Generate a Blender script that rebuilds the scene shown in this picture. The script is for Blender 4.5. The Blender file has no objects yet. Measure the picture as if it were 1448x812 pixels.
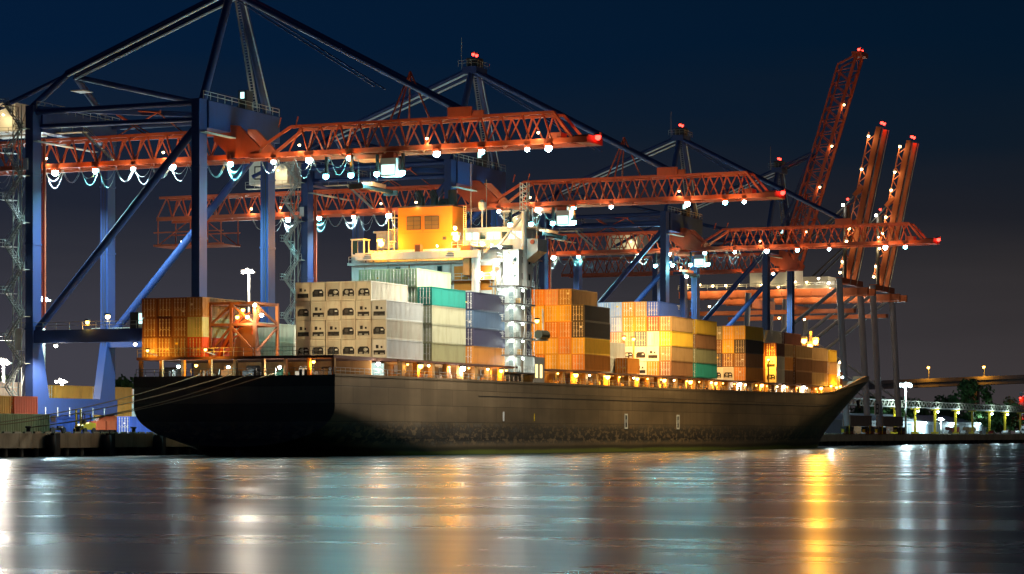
import bpy, math, random
from mathutils import Vector, Matrix
random.seed(7)
SC = bpy.context.scene
COL = SC.collection
PI = math.pi

# ------------------------------------------------------------------ camera
# world axes: X runs along the ship (stern 0 -> bow), Y from her starboard side to the quay, Z up, water at 0
cam_d = bpy.data.cameras.new('camera'); cam = bpy.data.objects.new('camera', cam_d); COL.objects.link(cam)
cam.location = (-303.36, -157.98, 2.99)
cam.rotation_euler = (math.radians(90), 0, math.radians(23.431 - 90))
cam_d.sensor_width = 36; cam_d.lens = 87.37; cam_d.shift_y = 0.1446
cam_d.clip_start = 1; cam_d.clip_end = 9000
SC.camera = cam

# ------------------------------------------------------------------ night sky
W = bpy.data.worlds.new('World'); SC.world = W; W.use_nodes = True
nt = W.node_tree; nt.nodes.clear()
def N(t, typ, **kw):
    n = t.nodes.new(typ)
    for k, v in kw.items(): setattr(n, k, v)
    return n
out = N(nt, 'ShaderNodeOutputWorld'); addn = N(nt, 'ShaderNodeAddShader')
bg1 = N(nt, 'ShaderNodeBackground'); bg2 = N(nt, 'ShaderNodeBackground')
sky = N(nt, 'ShaderNodeTexSky', sky_type='NISHITA', sun_disc=False)
sky.sun_elevation = math.radians(-6); sky.sun_rotation = math.radians(200)
bg1.inputs[1].default_value = 0.05
tc = N(nt, 'ShaderNodeTexCoord'); sep = N(nt, 'ShaderNodeSeparateXYZ'); rmp = N(nt, 'ShaderNodeValToRGB')
nt.links.new(tc.outputs['Generated'], sep.inputs[0])
nz = N(nt, 'ShaderNodeTexNoise'); nz.inputs['Scale'].default_value = 3.0; nz.inputs['Detail'].default_value = 4
mp = N(nt, 'ShaderNodeMapping'); mp.inputs['Scale'].default_value = (1, 1, 9)
nt.links.new(tc.outputs['Generated'], mp.inputs[0]); nt.links.new(mp.outputs[0], nz.inputs['Vector'])
m1 = N(nt, 'ShaderNodeMath', operation='MULTIPLY_ADD'); m1.inputs[1].default_value = 0.055; m1.inputs[2].default_value = -0.0275
nt.links.new(nz.outputs['Fac'], m1.inputs[0])
m2 = N(nt, 'ShaderNodeMath', operation='ADD')
nt.links.new(sep.outputs[2], m2.inputs[0]); nt.links.new(m1.outputs[0], m2.inputs[1])
nt.links.new(m2.outputs[0], rmp.inputs[0])
cr = rmp.color_ramp
stops = [(0.0, (0.04262, 0.03686, 0.04262)), (0.035, (0.03315, 0.02938, 0.03516)), (0.062, (0.02131, 0.01987, 0.02451)), (0.09, (0.00977, 0.01123, 0.01776)), (0.12, (0.00374, 0.00864, 0.01862)), (0.15, (0.00095, 0.0072, 0.02166)), (0.4, (0.00054, 0.00432, 0.0152)), (1, (0.00041, 0.0036, 0.01292))]
cr.elements[0].position = 0; cr.elements[0].color = (*stops[0][1], 1)
cr.elements[1].position = 1; cr.elements[1].color = (*stops[-1][1], 1)
for p, c in stops[1:-1]:
    e = cr.elements.new(p); e.color = (*c, 1)
# the port's glow is cooler and stronger to the left of the ship, browner to the right
dt = N(nt, 'ShaderNodeVectorMath', operation='DOT_PRODUCT'); dt.inputs[1].default_value = (.3977, -.9175, 0); nt.links.new(tc.outputs['Generated'], dt.inputs[0])
azr = N(nt, 'ShaderNodeMapRange'); azr.interpolation_type = 'SMOOTHSTEP'; azr.inputs[1].default_value = -.45; azr.inputs[2].default_value = .45; nt.links.new(dt.outputs['Value'], azr.inputs[0])
azm = N(nt, 'ShaderNodeMix', data_type='RGBA'); azm.inputs[6].default_value = (1.15, 1.3, 1.5, 1); azm.inputs[7].default_value = (.90, .83, .66, 1); nt.links.new(azr.outputs[0], azm.inputs[0])
sm_ = N(nt, 'ShaderNodeMix', data_type='RGBA', blend_type='MULTIPLY'); sm_.inputs[0].default_value = 1; nt.links.new(rmp.outputs[0], sm_.inputs[6]); nt.links.new(azm.outputs[2], sm_.inputs[7])
nt.links.new(sm_.outputs[2], bg2.inputs[0]); nt.links.new(sky.outputs[0], bg1.inputs[0])
nt.links.new(bg1.outputs[0], addn.inputs[0]); nt.links.new(bg2.outputs[0], addn.inputs[1]); nt.links.new(addn.outputs[0], out.inputs[0])

# moon / city glow from the open water on the right
sun_d = bpy.data.lights.new('moon', 'SUN'); sun = bpy.data.objects.new('moon', sun_d); COL.objects.link(sun)
sun_d.energy = 0.06; sun_d.angle = math.radians(12); sun_d.color = (1.0, .86, .68)
sun.rotation_euler = Vector((-0.25, 1.0, -0.42)).to_track_quat('-Z', 'Y').to_euler()

SC.view_settings.view_transform = 'Standard'; SC.view_settings.look = 'None'
SC.view_settings.exposure = 0.4; SC.view_settings.gamma = 1
SC.render.engine = 'CYCLES'
cy = SC.cycles
cy.use_denoising = True; cy.max_bounces = 5; cy.diffuse_bounces = 2; cy.glossy_bounces = 3; cy.transmission_bounces = 3
cy.sample_clamp_indirect = 2.5; cy.sample_clamp_direct = 0; cy.caustics_reflective = False; cy.caustics_refractive = False

# ------------------------------------------------------------------ materials
MATS = {}
def mat_new(name):
    m = bpy.data.materials.new(name); m.use_nodes = True
    t = m.node_tree; b = t.nodes['Principled BSDF']
    return m, t, b
def paint(name, col, rough=.5, dirt=.45, dirtcol=(.09, .055, .03), scale=.6, streak=True, metal=0.0, vary=.12, bump=0):
    if name in MATS: return MATS[name]
    m, t, b = mat_new(name)
    g = N(t, 'ShaderNodeNewGeometry'); mpn = N(t, 'ShaderNodeMapping')
    mpn.inputs['Scale'].default_value = (scale, scale, scale * (.22 if streak else 1))
    t.links.new(g.outputs['Position'], mpn.inputs[0])
    n1 = N(t, 'ShaderNodeTexNoise'); n1.inputs['Scale'].default_value = 1.6; n1.inputs['Detail'].default_value = 7; n1.inputs['Roughness'].default_value = .68
    t.links.new(mpn.outputs[0], n1.inputs['Vector'])
    r1 = N(t, 'ShaderNodeValToRGB'); r1.color_ramp.elements[0].position = .48; r1.color_ramp.elements[1].position = .8
    t.links.new(n1.outputs['Fac'], r1.inputs[0])
    mul = N(t, 'ShaderNodeMath', operation='MULTIPLY'); mul.inputs[1].default_value = dirt
    t.links.new(r1.outputs[0], mul.inputs[0])
    oi = N(t, 'ShaderNodeObjectInfo')
    hsv = N(t, 'ShaderNodeHueSaturation'); hsv.inputs['Color'].default_value = (*col, 1)
    mr = N(t, 'ShaderNodeMapRange'); mr.inputs[3].default_value = 1 - vary; mr.inputs[4].default_value = 1 + vary
    t.links.new(oi.outputs['Random'], mr.inputs[0]); t.links.new(mr.outputs[0], hsv.inputs['Value'])
    mx = N(t, 'ShaderNodeMix', data_type='RGBA')
    t.links.new(mul.outputs[0], mx.inputs[0]); t.links.new(hsv.outputs[0], mx.inputs[6]); mx.inputs[7].default_value = (*dirtcol, 1)
    t.links.new(mx.outputs[2], b.inputs['Base Color'])
    rr = N(t, 'ShaderNodeMapRange'); rr.inputs[3].default_value = rough - .08; rr.inputs[4].default_value = rough + .2
    t.links.new(n1.outputs['Fac'], rr.inputs[0]); t.links.new(rr.outputs[0], b.inputs['Roughness'])
    b.inputs['Metallic'].default_value = metal
    if bump:
        bp = N(t, 'ShaderNodeBump'); bp.inputs['Strength'].default_value = bump; bp.inputs['Distance'].default_value = .05
        t.links.new(n1.outputs['Fac'], bp.inputs['Height']); t.links.new(bp.outputs[0], b.inputs['Normal'])
    MATS[name] = m
    return m
def emit(name, col, strength):
    if name in MATS: return MATS[name]
    m = bpy.data.materials.new(name); m.use_nodes = True; t = m.node_tree; t.nodes.clear()
    o = N(t, 'ShaderNodeOutputMaterial'); e = N(t, 'ShaderNodeEmission')
    e.inputs[0].default_value = (*col, 1); e.inputs[1].default_value = strength
    t.links.new(e.outputs[0], o.inputs[0]); MATS[name] = m
    return m

CRED = paint('crane_red_oxide', (.52, .088, .028), .5, .4, vary=.05)
CBLUE = paint('crane_blue', (.021, .046, .165), .42, .3, (.05, .05, .06), vary=.04)
CLITBLUE = paint('crane_lit_edge_paint', (.55, .76, .92), .4, .05, vary=.02)  # floodlight on the flange edges, put in as pale colour
CGREY = paint('crane_leg_grey', (.36, .38, .44), .4, .3, vary=.03)
CORANGE = paint('far_crane_orange', (.52, .13, .035), .5, .3, vary=.05)
GALV = paint('galvanised_steel', (.42, .42, .36), .5, .5, vary=.1)
DARKST = paint('dark_steel', (.035, .033, .032), .5, .4, vary=.1)
WHITE = paint('white_ship_paint', (.72, .72, .65), .42, .35, (.30, .17, .07), vary=.02)
WHITEH = paint('white_house_sheet', (.74, .74, .66), .5, .25, (.3, .25, .15), vary=.02)
BUFF = paint('buff_deck_paint', (.55, .30, .10), .55, .7, (.10, .045, .02), vary=.12)
FUNNEL = paint('funnel_orange', (.62, .205, .010), .45, .15, (.25, .12, .03), vary=.02)
DECKM = paint('deck_red_oxide', (.16, .07, .045), .7, .5)
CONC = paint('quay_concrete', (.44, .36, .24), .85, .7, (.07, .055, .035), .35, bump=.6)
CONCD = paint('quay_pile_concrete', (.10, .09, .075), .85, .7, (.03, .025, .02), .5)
RUBBER = paint('black_rubber', (.012, .012, .012), .6, .3, (.05, .05, .05))
YELLOW = paint('safety_yellow', (.80, .55, .02), .45, .25)
ROPE = paint('mooring_rope_fibre', (.42, .36, .22), .8, .3)
GLASSD = paint('dark_glass', (.02, .05, .05), .08, .05, vary=.2)
RUSTY = paint('rusty_orange_steel', (.25, .085, .03), .6, .6, (.10, .04, .02))
SIDING = paint('warehouse_siding', (.52, .58, .62), .55, .3, (.2, .2, .2))
BRIDGEC = paint('bridge_concrete', (.40, .36, .30), .8, .5, (.14, .11, .08))
BARK = paint('tree_bark', (.10, .07, .045), .9, .5, (.03, .02, .015))
LEAF = paint('tree_leaves', (.09, .19, .05), .6, .5, (.02, .045, .015), 1.2, False, vary=.3)
MARKW = paint('white_marking', (.80, .80, .76), .5, .3)
CARW = [paint('car_paint_%s' % n, c, .25, .1, vary=.05) for n, c in (('white', (.78, .78, .76)), ('silver', (.45, .47, .5)), ('dark', (.05, .06, .08)), ('red', (.4, .05, .03)))]

COOL = (.62, .92, 1.0); TEALW = (.26, .90, 1.0); AMBER = (1.0, .41, .03); WARM = (1.0, .74, .38); RED = (1.0, .06, .02); NEUT = (1.0, .94, .82); PALE = (.86, 1.0, .95)
BULB = {k: emit('lit_lamp_' + n, c, s) for k, n, c, s in (('cool', 'cool_white', COOL, 28), ('teal', 'teal_white', TEALW, 28), ('amber', 'amber', (1, .46, .08), 12), ('warm', 'warm_white', (1, .72, .32), 14), ('red', 'red', (1, .03, .02), 9), ('neutral', 'neutral_white', NEUT, 30), ('pale', 'pale_white', PALE, 30))}
LCOL = dict(cool=COOL, teal=TEALW, amber=AMBER, warm=WARM, red=RED, neutral=NEUT, pale=PALE)
WINLIT = emit('lit_window_teal', (.55, .95, .9), 1.6)
WINWARM = emit('lit_opening_warm', (1, .72, .25), 2.0)

def hull_mat():
    m, t, b = mat_new('ship_hull_paint')
    g = N(t, 'ShaderNodeNewGeometry'); sp = N(t, 'ShaderNodeSeparateXYZ'); t.links.new(g.outputs['Position'], sp.inputs[0])
    def noise(sx, sz, sc, det=8, ro=.65):
        mpn = N(t, 'ShaderNodeMapping'); mpn.inputs['Scale'].default_value = (sx, sx, sz); t.links.new(g.outputs['Position'], mpn.inputs[0])
        n = N(t, 'ShaderNodeTexNoise'); n.inputs['Scale'].default_value = sc; n.inputs['Detail'].default_value = det; n.inputs['Roughness'].default_value = ro
        t.links.new(mpn.outputs[0], n.inputs['Vector']); return n
    def ramp(src, p0, p1, c0=(0, 0, 0), c1=(1, 1, 1)):
        r = N(t, 'ShaderNodeValToRGB'); r.color_ramp.elements[0].position = p0; r.color_ramp.elements[1].position = p1
        r.color_ramp.elements[0].color = (*c0, 1); r.color_ramp.elements[1].color = (*c1, 1); t.links.new(src, r.inputs[0]); return r
    def mix(f, a, bb):
        x = N(t, 'ShaderNodeMix', data_type='RGBA')
        for s, v in ((0, f), (6, a), (7, bb)):
            if isinstance(v, tuple): x.inputs[s].default_value = (*v, 1)
            else: t.links.new(v, x.inputs[s])
        return x.outputs[2]
    streak = noise(.35, .02, 1.0, 4, .5); fine = noise(.28, .55, 2.2, 8, .7); big = noise(.05, .14, 1.0, 4, .5)
    c = mix(ramp(streak.outputs['Fac'], .25, .8).outputs[0], (.195, .132, .070), (.290, .200, .108))
    c = mix(ramp(big.outputs['Fac'], .40, .68).outputs[0], c, (.128, .088, .048))
    # scraped band above the waterline
    zz = N(t, 'ShaderNodeMapRange'); zz.inputs[1].default_value = 1.2; zz.inputs[2].default_value = 5.2; t.links.new(sp.outputs[2], zz.inputs[0])
    band = N(t, 'ShaderNodeValToRGB'); band.color_ramp.elements[0].position = 0; band.color_ramp.elements[1].position = 1
    for p, v in ((.25, 1), (.7, .75)):
        e = band.color_ramp.elements.new(p); e.color = (v, v, v, 1)
    band.color_ramp.elements[0].color = (0, 0, 0, 1); band.color_ramp.elements[-1].color = (0, 0, 0, 1)
    t.links.new(zz.outputs[0], band.inputs[0])
    sm = N(t, 'ShaderNodeMath', operation='MULTIPLY'); t.links.new(band.outputs[0], sm.inputs[0])
    t.links.new(ramp(fine.outputs['Fac'], .50, .60).outputs[0], sm.inputs[1])
    c = mix(sm.outputs[0], c, (.34, .30, .23))
    sm2 = N(t, 'ShaderNodeMath', operation='MULTIPLY'); t.links.new(band.outputs[0], sm2.inputs[0])
    t.links.new(ramp(fine.outputs['Fac'], .47, .38).outputs[0], sm2.inputs[1])
    c = mix(sm2.outputs[0], c, (.03, .025, .02))
    # boot-top and weed at the waterline
    zw = N(t, 'ShaderNodeMath', operation='MULTIPLY_ADD'); zw.inputs[1].default_value = .9; t.links.new(big.outputs['Fac'], zw.inputs[0]); t.links.new(sp.outputs[2], zw.inputs[2])
    low = ramp(zw.outputs[0], .5, .5)
    lo = N(t, 'ShaderNodeMapRange'); lo.inputs[1].default_value = 2.0; lo.inputs[2].default_value = 1.5; t.links.new(zw.outputs[0], lo.inputs[0])
    c = mix(lo.outputs[0], c, (.06, .045, .02))
    wd = N(t, 'ShaderNodeMapRange'); wd.inputs[1].default_value = 1.25; wd.inputs[2].default_value = .9; t.links.new(zw.outputs[0], wd.inputs[0])
    c = mix(wd.outputs[0], c, (.15, .18, .022))
    # rust runs below the scuppers
    run = noise(.8, .004, 1.0, 3, .5); rz = N(t, 'ShaderNodeMapRange'); rz.inputs[1].default_value = 3.5; rz.inputs[2].default_value = 10.5; t.links.new(sp.outputs[2], rz.inputs[0])
    rm = N(t, 'ShaderNodeMath', operation='MULTIPLY'); t.links.new(rz.outputs[0], rm.inputs[0]); t.links.new(ramp(run.outputs['Fac'], .60, .72, (0, 0, 0), (.6, .6, .6)).outputs[0], rm.inputs[1])
    c = mix(rm.outputs[0], c, (.105, .050, .024))
    # welded plates, each a little different in tone
    br = N(t, 'ShaderNodeTexBrick'); mb_ = N(t, 'ShaderNodeMapping'); mb_.inputs['Rotation'].default_value = (math.radians(90), 0, 0)
    t.links.new(g.outputs['Position'], mb_.inputs[0]); t.links.new(mb_.outputs[0], br.inputs['Vector'])
    br.inputs['Scale'].default_value = 1; br.inputs['Brick Width'].default_value = 11; br.inputs['Row Height'].default_value = 2.45; br.inputs['Mortar Size'].default_value = .05
    br.inputs['Color1'].default_value = (.80, .80, .80, 1); br.inputs['Color2'].default_value = (1.12, 1.12, 1.12, 1); br.inputs['Mortar'].default_value = (.5, .5, .5, 1)
    mm = N(t, 'ShaderNodeMix', data_type='RGBA', blend_type='MULTIPLY'); mm.inputs[0].default_value = 1; t.links.new(c, mm.inputs[6]); t.links.new(br.outputs['Color'], mm.inputs[7]); c = mm.outputs[2]
    t.links.new(c, b.inputs['Base Color']); b.inputs['Roughness'].default_value = .62
    bp = N(t, 'ShaderNodeBump'); bp.inputs['Strength'].default_value = .35; bp.inputs['Distance'].default_value = .05; bp.invert = True
    hh = N(t, 'ShaderNodeMath', operation='MULTIPLY_ADD'); hh.inputs[1].default_value = .5; t.links.new(big.outputs['Fac'], hh.inputs[0]); t.links.new(br.outputs['Fac'], hh.inputs[2])
    t.links.new(hh.outputs[0], bp.inputs['Height']); t.links.new(bp.outputs[0], b.inputs['Normal'])
    return m
HULL = hull_mat()

def water_mat():
    m, t, b = mat_new('river_water')
    g = N(t, 'ShaderNodeNewGeometry')
    mpn = N(t, 'ShaderNodeMapping'); mpn.inputs['Rotation'].default_value = (0, 0, math.radians(-23.4)); mpn.inputs['Scale'].default_value = (1, .35, 1)
    t.links.new(g.outputs['Position'], mpn.inputs[0])
    n1 = N(t, 'ShaderNodeTexNoise'); n1.inputs['Scale'].default_value = .11; n1.inputs['Detail'].default_value = 6; n1.inputs['Roughness'].default_value = .55
    t.links.new(mpn.outputs[0], n1.inputs['Vector'])
    n2 = N(t, 'ShaderNodeTexNoise'); n2.inputs['Scale'].default_value = 1.3; n2.inputs['Detail'].default_value = 4
    t.links.new(mpn.outputs[0], n2.inputs['Vector'])
    rr = N(t, 'ShaderNodeMapRange'); rr.inputs[1].default_value = .35; rr.inputs[2].default_value = .65; rr.inputs[3].default_value = .24; rr.inputs[4].default_value = .33
    t.links.new(n1.outputs['Fac'], rr.inputs[0]); t.links.new(rr.outputs[0], b.inputs['Roughness'])
    ad = N(t, 'ShaderNodeMath', operation='MULTIPLY_ADD'); ad.inputs[1].default_value = .5
    t.links.new(n2.outputs['Fac'], ad.inputs[0]); ad.inputs[2].default_value = 0
    bp = N(t, 'ShaderNodeBump'); bp.inputs['Strength'].default_value = .007; bp.inputs['Distance'].default_value = .15
    t.links.new(ad.outputs[0], bp.inputs['Height']); t.links.new(bp.outputs[0], b.inputs['Normal'])
    b.inputs['Base Color'].default_value = (.002, .020, .026, 1); b.inputs['IOR'].default_value = 1.33; b.inputs['Specular IOR Level'].default_value = .2; b.inputs['Specular Tint'].default_value = (.60, .84, .94, 1)
    return m
WATER = water_mat()

# ------------------------------------------------------------------ mesh helpers
class MB:
    def __init__(s): s.v = []; s.f = []
    def box(s, a, b):
        x0, y0, z0 = a; x1, y1, z1 = b; k = len(s.v)
        s.v += [(x0, y0, z0), (x1, y0, z0), (x1, y1, z0), (x0, y1, z0), (x0, y0, z1), (x1, y0, z1), (x1, y1, z1), (x0, y1, z1)]
        s.f += [tuple(k + i for i in q) for q in ((0, 3, 2, 1), (4, 5, 6, 7), (0, 1, 5, 4), (1, 2, 6, 5), (2, 3, 7, 6), (3, 0, 4, 7))]
        return s
    def poly(s, pts):
        k = len(s.v); s.v += [tuple(p) for p in pts]; s.f.append(tuple(range(k, k + len(pts)))); return s
    def tube(s, pts, r, n=5, cap=True):
        pts = [Vector(p) for p in pts]; k = len(s.v)
        for i, p in enumerate(pts):
            d = (pts[min(i + 1, len(pts) - 1)] - pts[max(i - 1, 0)])
            if d.length < 1e-6: d = Vector((0, 0, 1))
            d.normalize(); a = d.orthogonal() if abs(d.z) > .95 else d.cross(Vector((0, 0, 1)))
            a.normalize(); b = d.cross(a)
            ri = r[i] if isinstance(r, (list, tuple)) else r
            for j in range(n):
                q = 2 * PI * j / n; s.v.append(tuple(p + ri * (math.cos(q) * a + math.sin(q) * b)))
        for i in range(len(pts) - 1):
            for j in range(n):
                s.f.append((k + i * n + j, k + i * n + (j + 1) % n, k + (i + 1) * n + (j + 1) % n, k + (i + 1) * n + j))
        if cap:
            s.f.append(tuple(k + j for j in range(n))[::-1]); s.f.append(tuple(k + (len(pts) - 1) * n + j for j in range(n)))
        return s
    def beam(s, p, q, w, h=None):
        h = h or w; p = Vector(p); q = Vector(q); d = (q - p).normalized()
        a = Vector((1, 0, 0)) if abs(d.z) > .99 else d.cross(Vector((0, 0, 1))).normalized()
        b = a.cross(d).normalized(); k = len(s.v)
        for e in (p, q):
            for sa, sb in ((-1, -1), (1, -1), (1, 1), (-1, 1)): s.v.append(tuple(e + a * w / 2 * sa + b * h / 2 * sb))
        s.f += [tuple(k + i for i in qd) for qd in ((0, 1, 2, 3), (4, 7, 6, 5), (0, 4, 5, 1), (1, 5, 6, 2), (2, 6, 7, 3), (3, 7, 4, 0))]
        return s
    def prism(s, outline, axis, a, b):   # outline of 2-D points extruded along an axis from a to b
        n = len(outline); k = len(s.v)
        for e in (a, b):
            for p, q in outline:
                s.v.append({'x': (e, p, q), 'y': (p, e, q), 'z': (p, q, e)}[axis])
        s.f.append(tuple(range(k, k + n))); s.f.append(tuple(range(k + n, k + 2 * n))[::-1])
        for i in range(n): s.f.append((k + i, k + (i + 1) % n, k + n + (i + 1) % n, k + n + i))
        return s
    def mesh(s, name, m=None, smooth=False):
        me = bpy.data.meshes.new(name); me.from_pydata(s.v, [], s.f)
        if m: me.materials.append(m)
        if smooth: me.polygons.foreach_set('use_smooth', [True] * len(me.polygons))
        return me
    def build(s, name, m, parent=None, smooth=False):
        return link(bpy.data.objects.new(name, s.mesh(name, m, smooth)), parent)
def wm(o):
    if o.parent is None: return o.matrix_basis.copy()
    return wm(o.parent) @ o.matrix_parent_inverse @ o.matrix_basis
def link(o, parent=None):
    COL.objects.link(o)
    if parent is not None:
        o.parent = parent; o.matrix_parent_inverse = wm(parent).inverted()
    return o
def tag(o, label, cat, group=None, kind=None):
    if label: o['label'] = label
    if cat: o['category'] = cat
    if group: o['group'] = group
    if kind: o['kind'] = kind
    return o
def thing(name, loc, label, cat, group=None):
    o = bpy.data.objects.new(name, None); o.location = loc; o.empty_display_size = .5; COL.objects.link(o)
    return tag(o, label, cat, group, 'thing')
UM = {}
def unit(shape, m):
    key = (shape, m.name)
    if key not in UM:
        b = MB()
        if shape == 'box': b.box((-.5, -.5, -.5), (.5, .5, .5))
        elif shape == 'tube': b.tube([(0, 0, -.5), (0, 0, .5)], .5, 10)
        UM[key] = b.mesh(shape + '_' + m.name, m)
        if shape == 'tube':
            UM[key].polygons.foreach_set('use_smooth', [len(p.vertices) == 4 for p in UM[key].polygons])
    return UM[key]
def obox(name, m, a, b, parent=None):
    o = bpy.data.objects.new(name, unit('box', m))
    o.location = [(p + q) / 2 for p, q in zip(a, b)]; o.scale = [max(abs(q - p), .004) for p, q in zip(a, b)]
    return link(o, parent)
def obeam(name, m, p, q, w, h=None, parent=None, shape='box'):
    p = Vector(p); q = Vector(q); d = q - p; L = d.length; d.normalize()
    a = Vector((1, 0, 0)) if abs(d.z) > .99 else d.cross(Vector((0, 0, 1))).normalized()
    b = d.cross(a).normalized()
    R = Matrix((a, b, d)).transposed().to_4x4()
    o = bpy.data.objects.new(name, unit(shape, m))
    o.matrix_basis = Matrix.Translation((p + q) / 2) @ R @ Matrix.Diagonal((w, h or w, L, 1))
    return link(o, parent)
def otube(name, m, p, q, d, parent=None): return obeam(name, m, p, q, d, d, parent, 'tube')
def ico(name, m, r, sub=1):
    key = ('ico', m.name, r)
    if key not in UM:
        import bmesh
        bm = bmesh.new(); bmesh.ops.create_icosphere(bm, subdivisions=sub, radius=r)
        me = bpy.data.meshes.new('bulb'); bm.to_mesh(me); bm.free(); me.materials.append(m)
        me.polygons.foreach_set('use_smooth', [True] * len(me.polygons)); UM[key] = me
    return bpy.data.objects.new(name, UM[key])
LD = {}
def light(parent, pos, kind, power, radius=.3, spot=None, aim=None):
    key = (kind, power, radius, spot)
    if key not in LD:
        d = bpy.data.lights.new('lamp_light', 'SPOT' if spot else 'POINT'); d.energy = power; d.color = LCOL[kind]; d.shadow_soft_size = radius
        if spot: d.spot_size = math.radians(spot); d.spot_blend = .6
        LD[key] = d
    o = bpy.data.objects.new('lamp_light', LD[key]); o.location = pos
    if aim: o.rotation_euler = Vector(aim).to_track_quat('-Z', 'Y').to_euler()
    return link(o, parent)
def lamp(parent, pos, kind, power=0, r=.3, off=(0, 0, -.7), housing=True, hm=None):
    x, y, z = pos
    if housing:
        h = obox('lamp_housing', hm or DARKST, (x - r * .9, y - r * .9, z + r * .55), (x + r * .9, y + r * .9, z + r * 1.3), parent)
    else: h = parent
    b = ico('bulb', BULB[kind], r); b.location = pos; link(b, h)
    if power: light(parent, (x + off[0], y + off[1], z + off[2]), kind, power, max(r, .25))
    return b
def railing(name, m, pts, parent, hgt=1.1, step=2.0, w=.06):
    b = MB(); pts = [Vector(p) for p in pts]
    for p, q in zip(pts, pts[1:]):
        for k in (hgt, hgt * .55): b.beam(p + Vector((0, 0, k)), q + Vector((0, 0, k)), w)
        n = max(1, round((q - p).length / step))
        for i in range(n + 1):
            e = p.lerp(q, i / n); b.beam(e, e + Vector((0, 0, hgt)), w)
    return b.build(name, m, parent)
def stairs(name, m, p, q, parent, width=.8, wdir=(1, 0, 0)):
    b = MB(); p = Vector(p); q = Vector(q); wd = Vector(wdir) * width / 2
    for s in (-1, 1):
        b.beam(p + wd * s, q + wd * s, .08, .22)
        b.beam(p + wd * s + Vector((0, 0, 1)), q + wd * s + Vector((0, 0, 1)), .06)
    n = max(3, int((q - p).length / .45))
    for i in range(n + 1):
        e = p.lerp(q, i / n); b.beam(e - wd, e + wd, .22, .05)
    return b.build(name, m, parent)

# ------------------------------------------------------------------ water, quay, yard ground
def sheet(name, m, x0, y0, x1, y1, z):
    o = MB().poly([(x0, y0, z), (x1, y0, z), (x1, y1, z), (x0, y1, z)]).build(name, m); o['kind'] = 'structure'; return o
sheet('water', WATER, -900, -2600, 6000, 60, 0)
QZ = 3.2; QV = 35.0
qb = MB().box((-400, QV + 6, -3), (6000, 5000, QZ)); quay = qb.build('quay_ground', paint('yard_asphalt', (.060, .058, .055), .8, .4, (.03, .03, .03), .3, False)); quay['kind'] = 'structure'
# cap beam of the quay: one block after another with open joints, on piles
def quay_bits(u0, u1, blk, piles):
    u = u0
    while u < u1:
        obox('cap_block', CONC, (u + .03, QV, 1.25 + random.uniform(-.03, .03)), (u + blk - .03, QV + 6, QZ + .02 + random.uniform(0, .02)), quay)
        u += blk
    u = u0 + 1.5
    while piles and u < u1:
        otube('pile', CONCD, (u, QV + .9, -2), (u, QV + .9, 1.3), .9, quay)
        u += piles
    u = u0 + 2
    while u < u1:
        obox('edge_kerb', paint('kerb_paint', (.5, .47, .36), .8, .5), (u, QV + .25, QZ + .03), (u + 1.5, QV + .6, QZ + .26), quay); u += 2.4
quay_bits(-46, 42, 7.3, 3.65)
quay_bits(300, 700, 12.0, 8.0)
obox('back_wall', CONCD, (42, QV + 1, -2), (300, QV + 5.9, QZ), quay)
for u in (-17.0, -3.2, 10.6, 24):
    f = thing('quay_fender', (u, QV - .5, 1.6), '', 'fender', 'rubber fenders on the quay wall')
    f['label'] = {-17.0: 'black rubber fender on the quay wall nearest the left edge', -3.2: 'second black rubber fender from the left on the quay wall', 10.6: 'third black rubber fender from the left on the quay wall', 24: 'black rubber fender on the quay wall closest to the stern'}[u]
    otube('fender_cylinder', RUBBER, (u - .75, QV - .75, .7), (u - .75, QV - .75, 3.0), 1.4, f)
    obox('fender_panel', RUBBER, (u + .1, QV - .7, .2), (u + 1.6, QV - .1, 3.25), f)
    otube('fender_chain', DARKST, (u - .75, QV - .1, 3.2), (u - .75, QV - .6, 2.9), .1, f)
def bollard(u, lab):
    b = MB(); b.tube([(u, QV + 1, QZ), (u, QV + 1, QZ + .15), (u, QV + 1, QZ + .2), (u, QV + 1, QZ + .7), (u, QV + 1, QZ + .85), (u, QV + 1, QZ + 1.0)], [.5, .5, .3, .28, .48, .4], 10)
    tag(b.build('mooring_bollard', RUBBER, None, True), lab, 'bollard', 'mooring bollards on the quay edge')
bollard(-20.5, 'black mooring bollard on the quay edge nearest the left border')
bollard(-8.5, 'black mooring bollard in the middle on the left quay edge')
bollard(6.0, 'black mooring bollard on the quay edge next to the stern')

# ------------------------------------------------------------------ the ship
ship = thing('container_ship', (150, 16.1, 0), 'long black-hulled container ship moored along the quay, stern to the left', 'ship')
BM = 32.2; HB = BM / 2
def lerp_t(tab, x):
    if x <= tab[0][0]: return tab[0][1]
    for (a, va), (b, vb) in zip(tab, tab[1:]):
        if x <= b: return va + (vb - va) * (x - a) / (b - a)
    return tab[-1][1]
def deck_z(u): return lerp_t([(0, 11.3), (60, 11.4), (160, 11.7), (236, 12.15), (250, 12.8), (268, 15.0), (280, 16.0), (315, 16.8)], u)
ZS = [(0, 7.2), (10, 6.2), (25, 3.2), (45, .2), (60, -2.2)]
ZK = [(0, 1.3), (6, 0), (14, -2.5), (25, -5), (45, -9), (60, -12)]
def stem(z): return 287 + 28 * max(-.05, min(1, z / 16.8))
def ue(u, z): return u if u <= 168 else 168 + (u - 168) * (stem(z) - 168) / 147.0
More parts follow.
